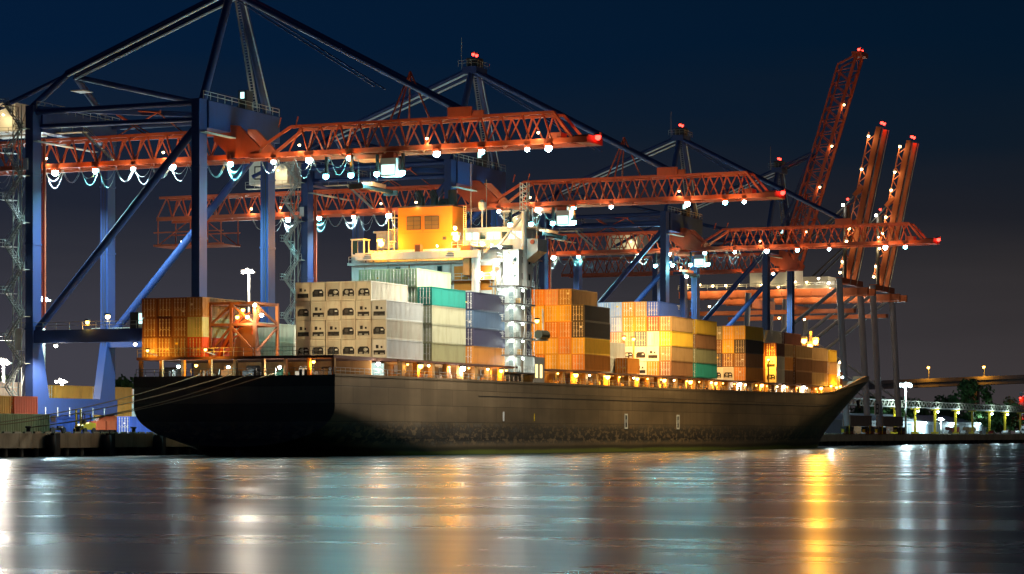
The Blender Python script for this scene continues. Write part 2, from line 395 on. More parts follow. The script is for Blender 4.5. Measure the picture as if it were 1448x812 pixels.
def half(u, z):
    b = 1.0
    zs = lerp_t(ZS, u); zk = lerp_t(ZK, u)
    if z < zs: b = math.sqrt(max(0.0, 1 - min(1, (zs - z) / (zs - zk)) ** 2.3))
    f = max(0, min(1.15, z / 15)); u0 = 168 + 72 * f; Lz = stem(z); p = 1.9 + 1.25 * f
    if u > u0: b *= max(0.0, 1 - min(1, (u - u0) / (Lz - u0)) ** p)
    return b * HB
US = [0, .01, 1.5, 3.5, 6, 9, 13, 18, 24, 31, 39, 48, 58, 75, 95, 120, 145, 168, 180, 192, 204, 214, 223, 231, 238, 244, 250, 256, 261, 266, 270, 274, 278, 282, 286, 290, 294, 298, 302, 306, 309, 312, 315]
NZ = 26
hb = MB(); grid = {}
for side in (-1, 1):
    for i, u in enumerate(US):
        zb = max(-1.5, lerp_t(ZK, u)) if u < 30 else -1.5
        for j in range(NZ):
            z = zb + (deck_z(u) - zb) * (j / (NZ - 1)) ** 1.15
            x = ue(u, z); grid[side, i, j] = len(hb.v); hb.v.append((x, HB + side * half(x, z), z))
    for i in range(1, len(US) - 1):
        for j in range(NZ - 1):
            q = (grid[side, i, j], grid[side, i + 1, j], grid[side, i + 1, j + 1], grid[side, i, j + 1])
            hb.f.append(q if side < 0 else q[::-1])
for j in range(NZ - 1): hb.f.append((grid[-1, 0, j], grid[-1, 0, j + 1], grid[1, 0, j + 1], grid[1, 0, j]))
hull = hb.build('hull', HULL, ship)
hull.data.polygons.foreach_set('use_smooth', [abs(p.normal.x) < .98 or p.center.x > 1 for p in hull.data.polygons])
# deck plating just under the sheer
db = MB(); n = 0
for i, u in enumerate(US[1:-2]):
    z = deck_z(u) - (.08 if u < 240 else 1.1); x = ue(u, z); w = max(half(x, z) - .06, .02)
    db.v += [(x, HB - w, z), (x, HB + w, z)]
    if i: db.f.append((2 * i - 2, 2 * i, 2 * i + 1, 2 * i - 1))
db.build('main_deck', DECKM, ship)
# rubbing seam and sheer strake along the starboard side
def strake(name, m, z0, dz, u0, u1, out, hh):
    b = MB(); us = [u for u in US if u0 <= u <= u1]
    for i, u in enumerate(us):
        z = z0(u); x = ue(u, z); y = HB - half(x, z) - out
        b.v += [(x, y + .3, z - hh / 2), (x, y, z - hh / 2), (x, y, z + hh / 2), (x, y + .3, z + hh / 2)]
        if i:
            k = 4 * i
            for e in range(3): b.f.append((k - 4 + e, k + e, k + e + 1, k - 4 + e + 1))
    return b.build(name, m, ship)
strake('sheer_strake', HULL, lambda u: deck_z(u) + .02, 0, .01, 306, .05, .34)
strake('side_knuckle', DARKST, lambda u: 9.0 + (deck_z(u) - 11.3) * .5, 0, 40, 250, .03, .1)
# pilot doors and draught marks
for u in (111.6, 139.2, 57.5):
    k = MB(); z0, z1, w = (4.1, 6.8, 1.5) if u > 60 else (5.2, 6.7, .45)
    y = -.09; t = .28 if u > 60 else .2
    k.box((u, y, z0), (u + t, -.005, z1)).box((u + w - t, y, z0), (u + w, -.005, z1)).box((u + t, y, z0), (u + w - t, -.005, z0 + t)).box((u + t, y, z1 - t), (u + w - t, -.005, z1))
    fr = k.build('pilot_door_frame', MARKW, ship)
    obox('pilot_door_panel', DARKST, (u + t, -.03, z0 + t), (u + w - t, -.006, z1 - t), fr)
    if u > 60: obox('door_dash', MARKW, (u + .65, -.06, z0 + 1.1), (u + .85, -.035, z0 + 1.7), fr)
obox('draught_mark', YELLOW, (70.2, -.03, 5.3), (70.5, -.006, 6.5), ship)
# rudder post showing under the transom
obox('rudder_post', CONCD, (1.5, HB - .5, -1.4), (6.5, HB + .5, 4.2), ship)
# bow anchor
an = MB().tube([(289, 6.5, 11.4), (288.6, 5.9, 9.4)], .35, 6).tube([(287, 5.6, 9.9), (288.6, 5.7, 9.1), (290.4, 5.9, 9.8)], .45, 6)
an.build('anchor', DARKST, ship)

# ---- stern mooring deck
up = obox('stern_upper_deck', DECKM, (0.25, .3, 13.62), (20, 31.9, 14.02), ship)
for v in (.5, 4.3, 8.0, 11.5, 16, 20, 24.4, 28, 31.4):
    obox('stern_pillar', BUFF, (.4, v - .22, 11.25), (.9, v + .22, 13.6), ship)
railing('stern_deck_railing', GALV, [(.3, .4, 14.03), (.3, 31.8, 14.03)], ship, 1.2, 1.6)
railing('stern_rail_low', GALV, [(.15, .3, 11.3), (.15, 31.9, 11.3)], ship, 1.0, 1.5)
railing('stern_side_railing', GALV, [(.5, .15, 11.32), (21, .15, 11.35)], ship, 1.0, 1.5)
obox('mooring_deck_bulkhead', BUFF, (14, 1.5, 11.25), (14.2, 30.7, 13.6), ship)
for i, (v, w, hgt, m) in enumerate(((27.5, 3, 1.5, DARKST), (23.2, 1.4, 1.0, GALV), (19.6, 1.8, 1.9, BUFF), (14.6, 2.2, 1.6, DARKST), (11.0, 1.2, 1.2, paint('green_machinery', (.05, .25, .16), .5)), (7.0, 2.4, 1.5, WHITE), (3.2, 1.6, 1.3, DARKST))):
    win = obox('winch_bed', m, (4 + i % 3, v, 11.3), (6.4 + i % 3, v + w, 11.3 + hgt * .5), ship)
    otube('winch_drum', m, (5.2 + i % 3, v + .2, 11.3 + hgt * .6), (5.2 + i % 3, v + w - .2, 11.3 + hgt * .6), hgt * .75, win)
for v in (26.3, 21.1, 12.4, 5.2):
    for k in (0, .8): otube('bitt', DARKST, (1.3, v + k, 11.25), (1.3, v + k, 12.1), .42, ship)
for v, z, k, p in ((25.3, 12.7, 'cool', 420), (22.4, 12.8, 'amber', 420), (17.2, 12.5, 'cool', 420), (9.0, 12.4, 'neutral', 420), (8.1, 13.25, 'neutral', 0), (3.7, 13.1, 'amber', 420), (19.1, 14.4, 'amber', 330), (28.5, 14.4, 'amber', 330)):
    if z < 13.5: lamp(ship, (.75, v, z), k, p, .26, (-.3, 0, -.4))
    else:   # flood on an added bracket off the rail, put there to brighten the stacks
        otube('added_lamp_bracket', GALV, (.3, v, 14.3), (-2.2, v, 14.6), .12, ship)
        lamp(ship, (-2.3, v, 14.9), k, 0, .22); light(ship, (-1.9, v, 14.9), k, p * 2, .25, 150, (1, 0, .35))

# ---- steel stores frame on the stern
fx0, fx1, fy0, fy1, fz = 3.0, 9.5, 14.2, 21.4, 21.8
fym = 18.0
fr = []
for x, y in ((fx0, fy1), (fx0, fym), (fx1, fym), (fx1, fy1), (fx0, fy0 + .0), (fx1, fy0)):
    obox('frame_post', RUSTY, (x - .2, y - .2, 14.0), (x + .2, y + .2, fz), ship)
for z in (fz - .2, 18.6):
    for a, b in (((fx0, fy1), (fx0, fym)), ((fx0, fym), (fx0, fy0)), ((fx0, fy1), (fx1, fy1)), ((fx0, fym), (fx1, fym)), ((fx0, fy0), (fx1, fy0)), ((fx1, fy1), (fx1, fy0))):
        obeam('frame_beam', RUSTY, (*a, z), (*b, z), .3, .35, ship)
for a, b in (((fx0, fy1, 18.6), (fx0, fym, 21.4)), ((fx0, fym, 18.4), (fx0, fy0, 14.6)), ((fx0, fym, 21.4), (fx0, fy0, 18.8)), ((fx0, fy0, 14.4), (fx1, fy0, 18.4)), ((fx1, fy0, 18.8), (fx0, fy0, 21.4)), ((fx0, fy1, 14.6), (fx0, fym, 18.4)), ((fx0, fy1, 18.8), (fx1, fy1, 21.4))):
    obeam('frame_diagonal', RUSTY, a, b, .28, .28, ship)
# the folded ramp-like jib hung inside the frame
jb = MB(); jb.prism([(18.6, 14.0), (15.0, 14.0), (15.6, 18.2), (16.3, 20.2), (17.4, 19.2), (18.2, 16.6)], 'x', fx0 + 1.6, fx0 + 3.2)
jib = jb.build('folded_jib', RUSTY, ship)
obeam('jib_chord', CRED, (fx0 + .6, 20.3, 14.2), (fx0 + .6, 16.4, 20.6), .5, .5, jib)
obeam('jib_chord', CRED, (fx0 + 1.4, 15.2, 17.2), (fx0 + 1.4, 14.4, 20.8), .5, .5, jib)
for i in range(6):
    a = Vector((fx0 + .9, 20.3, 14.2)).lerp(Vector((fx0 + .9, 16.4, 20.6)), i / 6); obeam('jib_lacing', CRED, a, a + Vector((0, -1.6, .8)), .2, .2, jib)
otube('jib_sheave', DARKST, (fx0 - .1, 21.9, 15.0), (fx0 - .1, 20.9, 15.0), .7, ship)
for v, z, k in ((15.9, 20.6, 'amber'), (16.8, 19.6, 'amber'), (15.2, 19.6, 'warm'), (12.9, 19.8, 'neutral')):
    lamp(ship, (fx0 - .4, v, z), k, 0 if v > 16 else 380, .3, (-.5, 0, -.6))

lamp(ship, (2.4, 13.9, 21.2), 'warm', 0, .3); light(ship, (1.9, 13.6, 21.2), 'warm', 9000, .3, 120, (1, -.3, -.18))  # extra warm flood added to brighten the reefer ends
# ---- hatch coaming, walkway, pillars and side lamps along the starboard edge
coam = MB().box((21, 2.6, 11.3), (64, 2.9, 14.0)).build('hatch_coaming', BUFF, ship)
obox('hatch_coaming', BUFF, (80, 2.6, 11.3), (256, 2.9, 14.0), ship)
for a, b in ((21, 64.5), (79, 240)):
    u = a
    while u < b - 1:
        w = min(15.5, b - u)
        obox('walkway_girder', DECKM, (u + .05, .35, 13.72), (u + w - .05, 2.2, 14.02), ship); u += w
u = 22.0; i = 0
PB = paint('coaming_panel_white', (.7, .68, .6), .5, .4)
while u < 240:
    if not 63 < u < 79:
        z = deck_z(u) - .1
        obox('coaming_pillar', BUFF, (u, .45, z), (u + .9, 1.2, 13.7), ship)
        if i % 3 != 1:
            fm = (PB, YELLOW, BUFF)[i % 3]
            bx = obox('vent_box', fm, (u + 1.5, 1.5, z + .95), (u + 3.5, 2.5, z + 2.0), ship)
            obeam('lashing_strut', DARKST, (u + 1.8, 1.4, z + 1.0), (u + 2.3, 1.4, z + 1.95), .12, .12, bx)
            obeam('lashing_strut', DARKST, (u + 3.0, 1.4, z + 1.0), (u + 2.6, 1.4, z + 1.95), .12, .12, bx)
        obox('deck_locker', (BUFF, RUSTY, GALV)[i % 3], (u + 1.2 + (i % 2), .9, z), (u + 1.9 + (i % 2), 1.5, z + .9), ship)
    u += 5.15; i += 1
for a, b in ((22, 64), (79, 120), (120, 160), (160, 200), (200, 238)):
    railing('side_railing', GALV, [(a, .14, deck_z(a)), ((a + b) / 2, .14, deck_z((a + b) / 2)), (b, .14, deck_z(b))], ship, 1.05, 1.7, .05)
for i, u in enumerate((5.6, 13.5, 27.5, 42.5, 57.1, 88.8, 103.7, 118.5, 132.8, 147.5, 162.6, 177.7, 192.3, 207.6, 222.2, 235.8)):
    k = 'neutral' if i in (1, 3, 11, 13, 14) else 'amber'
    zz = 13.15 + max(0, (u - 150) * .004)
    if u > 20: lamp(ship, (u, .1, zz), k, 620, (.46, .36, .42)[i % 3], (0, .15, -.6))
    elif u > 10: lamp(ship, (u, .1, zz), 'neutral', 420, .3, (0, -.2, -.55))

# smaller lamps under the walkway between the main ones
for i in range(30):
    u = 23.5 + i * 7.2
    if not 62 < u < 80: lamp(ship, (u, .28, 13.3), ('amber', 'warm', 'amber')[i % 3], 70, (.17, .22, .19)[i % 3], (0, -.1, -.4))
# ---- forecastle
rb = MB()
bw = [u for u in US if 238 <= u <= 312]
for i, u in enumerate(bw):   # bulwark plate standing on the sheer
    hgt = lerp_t([(238, .05), (262, .4), (275, 1.1), (312, 1.2)], u); x = ue(u, deck_z(u)); w = half(x, deck_z(u))
    rb.v += [(x, HB - w, deck_z(u) - .1), (x, HB - w - .15, deck_z(u) + hgt), (x, HB - w + .25, deck_z(u) + hgt), (x, HB - w + .25, deck_z(u) - .1)]
    if i:
        k = 4 * i
        for e in range(4): rb.f.append((k - 4 + e, k + e, k + (e + 1) % 4, k - 4 + (e + 1) % 4))
rb.build('bow_bulwark', HULL, ship)
mastx, masty = 262.5, 10.5
otube('foremast', BUFF, (mastx, masty, 13), (mastx, masty, 27.5), .7, ship)
obox('foremast_platform', BUFF, (mastx - 1.4, masty - 1.6, 24.2), (mastx + .9, masty + 1.6, 24.4), ship)
obox('forecastle_house', BUFF, (272, 8, 13.5), (279, 22, 17.6), ship)
for i in range(5): obox('breakwater_stiffener', RUSTY, (268.6 + i * .9, 5.2 + i * .5, 13.2), (268.9 + i * .9, 5.8 + i * .5, 18.2), ship)
obox('breakwater', RUSTY, (268.4, 5.7, 13.2), (273, 6.0, 18.0), ship)
for dx, dy, dz in ((-1.3, -1.6, 0), (-1.3, 1.2, .3), (-1.1, -.2, -.9)):
    lamp(ship, (mastx + dx, masty + dy, 24.9 + dz), 'amber', 34000 if dy < -1 else 0, .75, (-1.2, -.9, .2))
for u, v, z, k, p in ((247, 1.0, 14.2, 'amber', 500), (253.5, 1.6, 14.0, 'amber', 700), (258, 2.0, 14.3, 'amber', 700), (264, 3.2, 16.6, 'cool', 200), (288, 12, 21.5, 'warm', 120), (296, 13, 21, 'warm', 120)):
    lamp(ship, (u, v, z), k, p, .32, (-.3, -.3, .5))
for u, v in ((288, 12), (296, 13)): otube('bow_light_post', GALV, (u, v, 15), (u, v, 21.6), .2, ship)

# ---- superstructure
sup = bpy.data.objects.new('superstructure', None); sup.location = (70, 16, 14); link(sup, ship)
obox('engine_casing_wall', WHITE, (66, 4.8, 11.3), (71, 31.2, 31.2), sup)
obox('casing_band', FUNNEL, (65.93, 5.6, 26.6), (65.99, 12.4, 30.6), sup)
obox('casing_top_deck', WHITE, (65.2, 4.2, 31.2), (72, 31.6, 31.6), sup)
obox('casing_upper_wall', WHITE, (66.4, 9.6, 31.6), (71.4, 26.5, 33.6), sup)
obox('accommodation_wall', WHITE, (71.05, 4.4, 11.3), (77.5, 31, 33.6), sup)
obox('gallery_back_wall', WHITE, (66.4, 2.7, 11.3), (71, 4.8, 27.0), sup)
obox('upper_gallery_wall', WHITE, (67.6, 1.6, 27.25), (73.2, 4.39, 33.2), sup)
DKS = [13.1, 15.9, 18.7, 21.4, 24.2, 27.05]
for i, z in enumerate(DKS):
    obox('gallery_deck', paint('gallery_deck_grey', (.16, .15, .13), .7, .5), (62.9 if i else 63.5, .15, z - .16), (71.2, 4.9, z + .04), sup)
    railing('gallery_railing', WHITE, [(63.0, 4.6, z + .04), (63.0, .25, z + .04), (71, .25, z + .04)], sup, 1.0, 1.1, .05)
    if i < 5:
        stairs('gallery_stair', WHITE, (65.2, 4.2, z + .05), (65.2, 1.9, z + 2.75), sup, .7)
        otube('gallery_stanchion', WHITE, (63.1, .3, z), (63.1, .3, z + 2.7), .16, sup)
        otube('gallery_stanchion', WHITE, (63.1, 3.2, z), (63.1, 3.2, z + 2.7), .14, sup)
        dr = obox('gallery_door', paint('door_green_grey', (.35, .42, .40), .5), (66.33, 2.0, z + .1), (66.39, 2.8, z + 2.0), sup)
        for x, v in ((64.2, 3.6), (64.6, 1.4), (68.6, 1.3)): lamp(sup, (x, v, z + 2.35), 'pale', 150, .2, (-.2, -.1, -.3))
        obox('gallery_locker', (WHITE, BUFF, GALV)[i % 3], (68.9 + .4 * (i % 2), 2.1, z + .05), (69.8 + .4 * (i % 2), 2.65, z + 1.1), sup)
        otube('gallery_stanchion', WHITE, (67, .3, z), (67, .3, z + 2.7), .14, sup); otube('gallery_stanchion', WHITE, (71, .3, z), (71, .3, z + 2.7), .14, sup)
# upper decks, stairs and windows
railing('casing_railing', WHITE, [(65.3, 31.4, 31.6), (65.3, 4.4, 31.6), (71.8, 4.4, 31.6)], sup, 1.0, 1.5, .06)
stairs('upper_stair', WHITE, (66.2, 4.0, 27.1), (66.2, 1.8, 31.2), sup, .8)
stairs('bridge_stair', WHITE, (66.0, 7.8, 31.6), (66.0, 5.4, 34.6), sup, .8)
for v0, z0 in ((1.9, 28.2), (3.1, 28.2), (2.0, 31.2), (6.2, 28.6), (7.8, 28.6)):
    w = obox('side_window', GLASSD, (67.56 if v0 < 4.8 else 65.95, v0, z0), (67.595 if v0 < 4.8 else 65.985, v0 + .6, z0 + .8), sup)
for x0, z0 in ((72.4, 28.4), (75.2, 28.4), (72.4, 31.0), (75.2, 31.0)):
    obox('starboard_window', GLASSD, (x0 - 3.5, 1.555, z0), (x0 - 2.9, 1.595, z0 + 1.0), sup)
# catwalk, pipes, vents, windows and ladders on the aft casing wall
obox('casing_catwalk', GALV, (64.9, 5.2, 28.2), (65.98, 30.6, 28.32), sup)
railing('catwalk_railing', WHITE, [(64.95, 30.5, 28.32), (64.95, 5.3, 28.32)], sup, 1.0, 1.3, .06)
for v, z0, z1, d in ((5.0, 12, 31, .22), (5.5, 12, 31, .14), (9.3, 28.4, 31.1, .18), (12.9, 12, 31, .25), (13.3, 20, 33.4, .14), (20.5, 28.4, 31.1, .2), (24.4, 28.4, 33, .16), (28.8, 28.4, 31.1, .22)):
    otube('wall_pipe', (GALV, WHITE, BUFF)[int(v) % 3], (65.85, v, z0), (65.85, v, z1), d, sup)
for v, z, w, h in ((6.4, 24.4, .7, .9), (6.4, 21.6, .7, .9), (6.4, 18.8, .7, .9), (14.6, 29.0, .8, 1.7), (17.4, 29.4, .9, .7), (22.2, 29.0, .8, 1.7), (26.0, 29.4, .9, .7), (9.9, 29.0, .8, 1.7), (15.2, 32.2, .7, .8), (21.6, 32.2, .7, .8), (24.5, 32.2, .7, .8)):
    x = 65.95 if z < 31.5 else 66.35
    wf = obox('wall_opening_frame', GALV, (x - .03, v - .1, z - .1), (x + .03, v + w + .1, z + h + .1), sup); obox('wall_opening_pane', GLASSD, (x - .06, v, z), (x - .032, v + w, z + h), wf)
for v in (7.9, 11.2, 16.2, 19.4, 27.6): MB().tube([(66.6, v, 31.6), (66.6, v, 32.6), (66.3, v, 33.0), (65.9, v, 32.95)], [.22, .22, .28, .34], 8).build('cowl_vent', (WHITE, BUFF)[int(v) % 2], sup, True)
for v, z in ((4.6, 30.0), (4.6, 25.4), (8.6, 29.6)): MB().tube([(65.8, v, z), (65.7, v, z)], .36, 10).build('lifebuoy', CRED, sup)
b = MB()
for k in (0, .45): b.beam((66.28, 10.4 + k, 28.3), (66.28, 10.4 + k, 40.5), .06)
for k in range(38): b.beam((66.28, 10.4, 28.5 + k * .32), (66.28, 10.85, 28.5 + k * .32), .05)
b.build('wall_ladder', WHITE, sup)
railing('funnel_deck_railing', WHITE, [(66.2, 26.4, 33.6), (66.2, 23.4, 33.6)], sup, 1.0, 1.0, .06); railing('funnel_deck_railing', WHITE, [(66.3, 13.0, 33.6), (66.3, 9.7, 33.6), (71.3, 9.7, 33.6)], sup, 1.0, 1.0, .06)
obox('monkey_deck', WHITE, (67.2, 4.6, 33.8), (72, 12.5, 33.95), sup); railing('monkey_railing', WHITE, [(67.3, 12.4, 33.95), (67.3, 3.0, 33.95)], sup, 1.0, 1.2, .06)
for v, z, h in ((6.0, 37.3, 2.4), (12.5, 37.3, 3.2), (4.2, 37.3, 1.6)): otube('roof_aerial', WHITE, (73, v, z), (73, v, z + h), .1, sup)
obeam('radar_bar', WHITE, (72.6, 5.2, 39.9), (72.6, 7.4, 39.9), .25, .3, sup); otube('radar_post', WHITE, (72.6, 6.3, 37.3), (72.6, 6.3, 39.8), .3, sup)
# bridge and its wing
br = obox('bridge_house', WHITE, (72, 2.6, 34.3), (77, 29.6, 37.0), sup)
obox('bridge_roof', WHITE, (71.6, 2.2, 37.0), (77.4, 30.0, 37.3), sup)
for k in range(9):
    v = 2.95 + k * 1.3; obox('bridge_window', WINLIT if k % 3 != 2 else GLASSD, (71.955, v, 35.3), (71.995, v + 1.0, 36.5), br)
bwg = MB().prism([(-1.0, 33.9), (3.4, 33.9), (3.4, 33.0), (2.2, 31.4), (1.25, 31.4), (-1.0, 33.0)], 'x', 69.4, 73.4).build('bridge_wing', WHITE, sup)
for x0, y0, x1, y1 in ((69.4, -1.0, 73.4, -.9), (69.4, -.9, 69.5, 3.4), (73.3, -.9, 73.4, 3.4)): obox('wing_bulwark', WHITE, (x0, y0, 33.9), (x1, y1, 35.0), bwg)
for x, y in ((69.6, -.8), (69.6, 1.6), (73.2, -.8), (73.2, 1.6)): otube('wing_post', WHITE, (x, y, 35), (x, y, 36.8), .12, bwg)
obox('wing_awning', WHITE, (69.4, -1, 36.8), (73.4, 1.8, 36.95), bwg)
lb = MB().tube([(69.3, -.1, 34.45), (69.2, -.1, 34.45)], .38, 10).build('lifebuoy', CRED, sup)
# funnel casing
fn = bpy.data.objects.new('funnel', MB().box((67, 13.2, 33.6), (72, 23.1, 40.6)).mesh('funnel', FUNNEL)); link(fn, ship)
obox('funnel_rim', DARKST, (66.9, 13.1, 40.6), (72.1, 23.2, 40.85), fn)
for v0 in (15.6, 18.9):
    lf = obox('louvre_frame', DARKST, (66.9, v0, 36.9), (66.985, v0 + 2.6, 39.1), fn)
    for r in range(3):
        for c in range(2):
            obox('louvre_pane', paint('louvre_brown', (.14, .09, .03), .5), (66.84, v0 + .1 + c * 1.25, 37.0 + r * .7), (66.895, v0 + 1.25 + c * 1.25, 37.62 + r * .7), lf)
obox('funnel_hatch', DARKST, (66.9, 14.3, 35.1), (66.985, 14.9, 35.6), fn)
obox('funnel_seam', paint('funnel_seam_brown', (.42, .17, .02), .6), (66.96, 13.25, 36.35), (66.99, 23.05, 36.42), fn)
obox('funnel_seam', paint('funnel_seam_brown', (.42, .17, .02), .6), (66.96, 18.5, 36.43), (66.99, 18.57, 40.5), fn)
for v, r, t in ((20.2, .75, 1.0), (17.6, .7, .9), (14.3, .8, .4)):
    MB().tube([(69.5, v, 40.7), (69.5, v, 42.2), (69.5 + .2, v + t * .5, 43.4)], [r, r * .95, r * .9], 10).build('exhaust_pipe', DARKST, fn)
MB().tube([(69.5, 16.9, 40.8), (69.5, 16.2, 41.6), (69.5, 15.2, 41.6), (69.5, 14.9, 40.8)], .6, 8).build('exhaust_duct', DARKST, fn)
lamp(ship, (66.6, 19.6, 41.4), 'warm', 40, .22)
# provision crane with its white jib across the casing
pc = bpy.data.objects.new('provision_crane', None); pc.location = (64.6, 8.5, 28); link(pc, ship)
otube('crane_post', WHITE, (64.9, 8.0, 14), (64.9, 8.0, 32.2), 1.5, pc)
obox('crane_cab', BUFF, (64.2, 8.9, 29.0), (65.6, 10.0, 31.8), pc)
obeam('crane_jib', WHITE, (64.5, 7.2, 32.4), (64.5, 29.5, 32.5), 1.1, 1.2, pc)
obox('jib_sheave_house', RUSTY, (64.0, 17.6, 32.9), (65.0, 18.6, 34.2), pc)
obox('jib_sheave_house', RUSTY, (64.0, 8.6, 32.9), (65.0, 10.4, 33.8), pc)
for v in (11.5, 26.5):
    for k in range(3): obox('vent_slot', DARKST, (63.9, v, 32.2 + k * .3), (63.945, v + 1.5 - .2 * k, 32.3 + k * .3), pc)
# port cab, rails and clutter
cab = bpy.data.objects.new('lookout_cab', None); cab.location = (66, 29.5, 33); link(cab, ship)
for x, y in ((65.6, 28.7), (65.6, 30.9), (67.4, 28.7), (67.4, 30.9)): obox('cab_post', WHITE, (x - .1, y - .1, 31.6), (x + .1, y + .1, 35.4), cab)
obox('cab_roof', WHITE, (65.4, 28.5, 35.4), (67.6, 31.1, 35.6), cab)
obox('cab_panel', WHITE, (65.5, 28.6, 31.6), (65.58, 31.0, 33.0), cab); obox('cab_window', GLASSD, (65.52, 29.9, 33.1), (65.57, 30.8, 35.3), cab)
for v in (24.8, 25.6, 26.5, 27.4): obox('ventilator', WHITE, (66.2, v, 31.6), (67, v + .6, 32.8 + (v * 7 % 3) * .3), ship)
for y in (23.5, 24.6):
    for x in (66.5, 68): otube('scaffold_post', WHITE, (x, y, 33.4), (x, y, 40.2), .12, ship)
for z in (35, 37, 39): obox('scaffold_deck', WHITE, (66.4, 23.4, z), (68.1, 24.7, z + .1), ship)
# radar mast
ms = bpy.data.objects.new('radar_mast', None); ms.location = (69.6, 1.6, 27); link(ms, ship)
otube('mast_pole', WHITE, (69.6, 1.4, 26.8), (69.6, 1.4, 39.5), 1.05, ms)
otube('mast_brace', WHITE, (69.6, 1.6, 39.0), (69.6, 6.2, 33.8), .5, ms)
obeam('mast_tie', WHITE, (69.6, 1.6, 36.6), (69.6, 3.6, 36.6), .35, .35, ms); obeam('mast_tie', WHITE, (69.6, 1.6, 34.4), (69.6, 3.9, 36.2), .3, .3, ms)
for x, y in ((69.1, .8), (69.1, 2.0), (70.1, .8), (70.1, 2.0)): otube('lattice_leg', WHITE, (x, y, 39.4), (x, y, 44.2), .14, ms)
for k in range(6):
    z = 39.5 + k * .78
    for (a, b) in (((69.1, .8), (69.1, 2.0)), ((69.1, .8), (70.1, .8))):
        obeam('lattice_bar', WHITE, (*a, z), (*b, z), .1, .1, ms); obeam('lattice_bar', WHITE, (*a, z), (*b, z + .78), .09, .09, ms)
MB().tube([(69.6, 9.0, 37.2), (69.6, 9.0, 40.4)], .12, 6).tube([(69.6, 9.0, 40.0), (69.6, 9.0, 40.3), (69.6, 9.0, 41.2), (69.6, 9.0, 41.7)], [.35, .62, .66, .2], 10).build('satellite_dome', WHITE, ship)
for v, z in ((13.0, 48), (10.2, 45)): otube('antenna', GALV, (70, v - 1.8, 37.2), (70, v - 1.8, z), .1, ship)
# side house and raft by the walkway
sh = obox('side_house', paint('grey_house', (.42, .42, .38), .5), (71.3, .5, 11.4), (75.8, 2.4, 15.8), sup)
for x in (72.0, 73.9): obox('side_house_opening', WINWARM, (x, .455, 12.4), (x + .9, .495, 14.6), sh)
rf = MB().tube([(72.2, .1, 19.5), (75.6, .1, 19.5)], .75, 10).build('life_raft', paint('raft_olive', (.06, .07, .04), .6), ship)
obox('raft_platform', WHITE, (71.25, -.2, 18.55), (76, 2.2, 18.75), ship); otube('raft_davit', WHITE, (74.2, .1, 18.7), (74.2, .1, 23.8), .25, ship)
obeam('davit_arm', WHITE, (74.2, .1, 23.7), (72.6, -.5, 23.0), .22, .22, ship)
# lamps of the superstructure
for x, v, z, k, p, r in ((64.9, 25.2, 34.6, 'amber', 6500, .55), (65.0, 11.6, 35.2, 'amber', 9500, .65), (66.4, 12.4, 36.8, 'warm', 200, .3), (68.5, 8.4, 34.2, 'teal', 250, .32), (68.5, 6.9, 34.0, 'teal', 160, .26), (68.5, 5.3, 33.7, 'teal', 160, .26), (65.2, 7.4, 29.0, 'neutral', 350, .42), (65.6, 5.2, 29.2, 'neutral', 150, .3), (66.6, 2.9, 28.6, 'neutral', 350, .4), (66.0, 4.6, 31.0, 'teal', 250, .3), (66.4, 3.2, 32.2, 'teal', 250, .34), (65, 15, 33.9, 'warm', 400, .18)):
    lamp(ship, (x, v, z), 'pale' if k == 'teal' else k, p * (.62 if k == 'amber' else 1.0), r, (-1.7, -.3, .3) if k == 'amber' else (-.8, 0, .1), True, WHITE)
# amber floods on the forward side lighting the bays ahead
for v, z in ((3, 22), (9, 27), (15, 22)): lamp(ship, (78.6, v, z), 'amber', 0, .4); light(ship, (79.3, v, z), 'amber', 3800, .4, 150, (1, 0, -.1))
for x in (128.5, 133.5):
    otube('lashing_lamp_post', BUFF, (x, 6.5, 12), (x, 6.5, 20.5), .3, ship); lamp(ship, (x, 6.5, 21), 'amber', 0, .35); light(ship, (x + .6, 6.3, 21), 'amber', 3600, .35, 150, (1, 0, -.15))
for x, v in ((176, 5.5), (201.5, 1.6), (230.5, 4)):
    otube('lashing_lamp_post', BUFF, (x, v, 12), (x, v, 18.5), .3, ship); lamp(ship, (x, v, 19), 'amber', 0, .3); light(ship, (x + .5, v - .2, 19), 'amber', 2800, .3, 150, (1, -.1, -.15))

# ------------------------------------------------------------------ containers
CW, CH, TP = 2.44, 2.79, 2.83
def container_mesh(L):
    b = MB(); p = .16
    for x in (0, L - p):
        for y in (0, CW - p): b.box((x, y, 0), (x + p, y + p, CH))
    for y in (.01, CW - .13):
        b.box((p, y, .0), (L - p, y + .12, .17)); b.box((p, y, CH - .13), (L - p, y + .12, CH))
    for x in (.02, L - .14):
        b.box((x, p, 0), (x + .12, CW - p, .15)); b.box((x, p, CH - .15), (x + .12, CW - p, CH))
    n = int((L - 2 * p) / .42); pit = (L - 2 * p) / n
    for y, s in ((.035, 1), (CW - .035, -1)):
        k = len(b.v); xs = []
        for i in range(n):
            x = p + i * pit; xs += [(x, 0), (x + pit * .34, 0), (x + pit * .5, .075), (x + pit * .84, .075)]
        xs.append((L - p, 0))
        for x, d in xs: b.v += [(x, y + s * d, .15), (x, y + s * d, CH - .12)]
        for i in range(len(xs) - 1):
            q = (k + 2 * i, k + 2 * i + 2, k + 2 * i + 3, k + 2 * i + 1); b.f.append(q if s > 0 else q[::-1])
    b.poly([(p, .1, CH - .05), (L - p, .1, CH - .05), (L - p, CW - .1, CH - .05), (p, CW - .1, CH - .05)])
    b.poly([(L - .1, p, .1), (L - .1, CW - p, .1), (L - .1, CW - p, CH - .1), (L - .1, p, CH - .1)])
    b.poly([(.14, p, .1), (.14, p, CH - .1), (.14, CW - p, CH - .1), (.14, CW - p, .1)])
    return b.mesh('container_body_%d' % int(L))
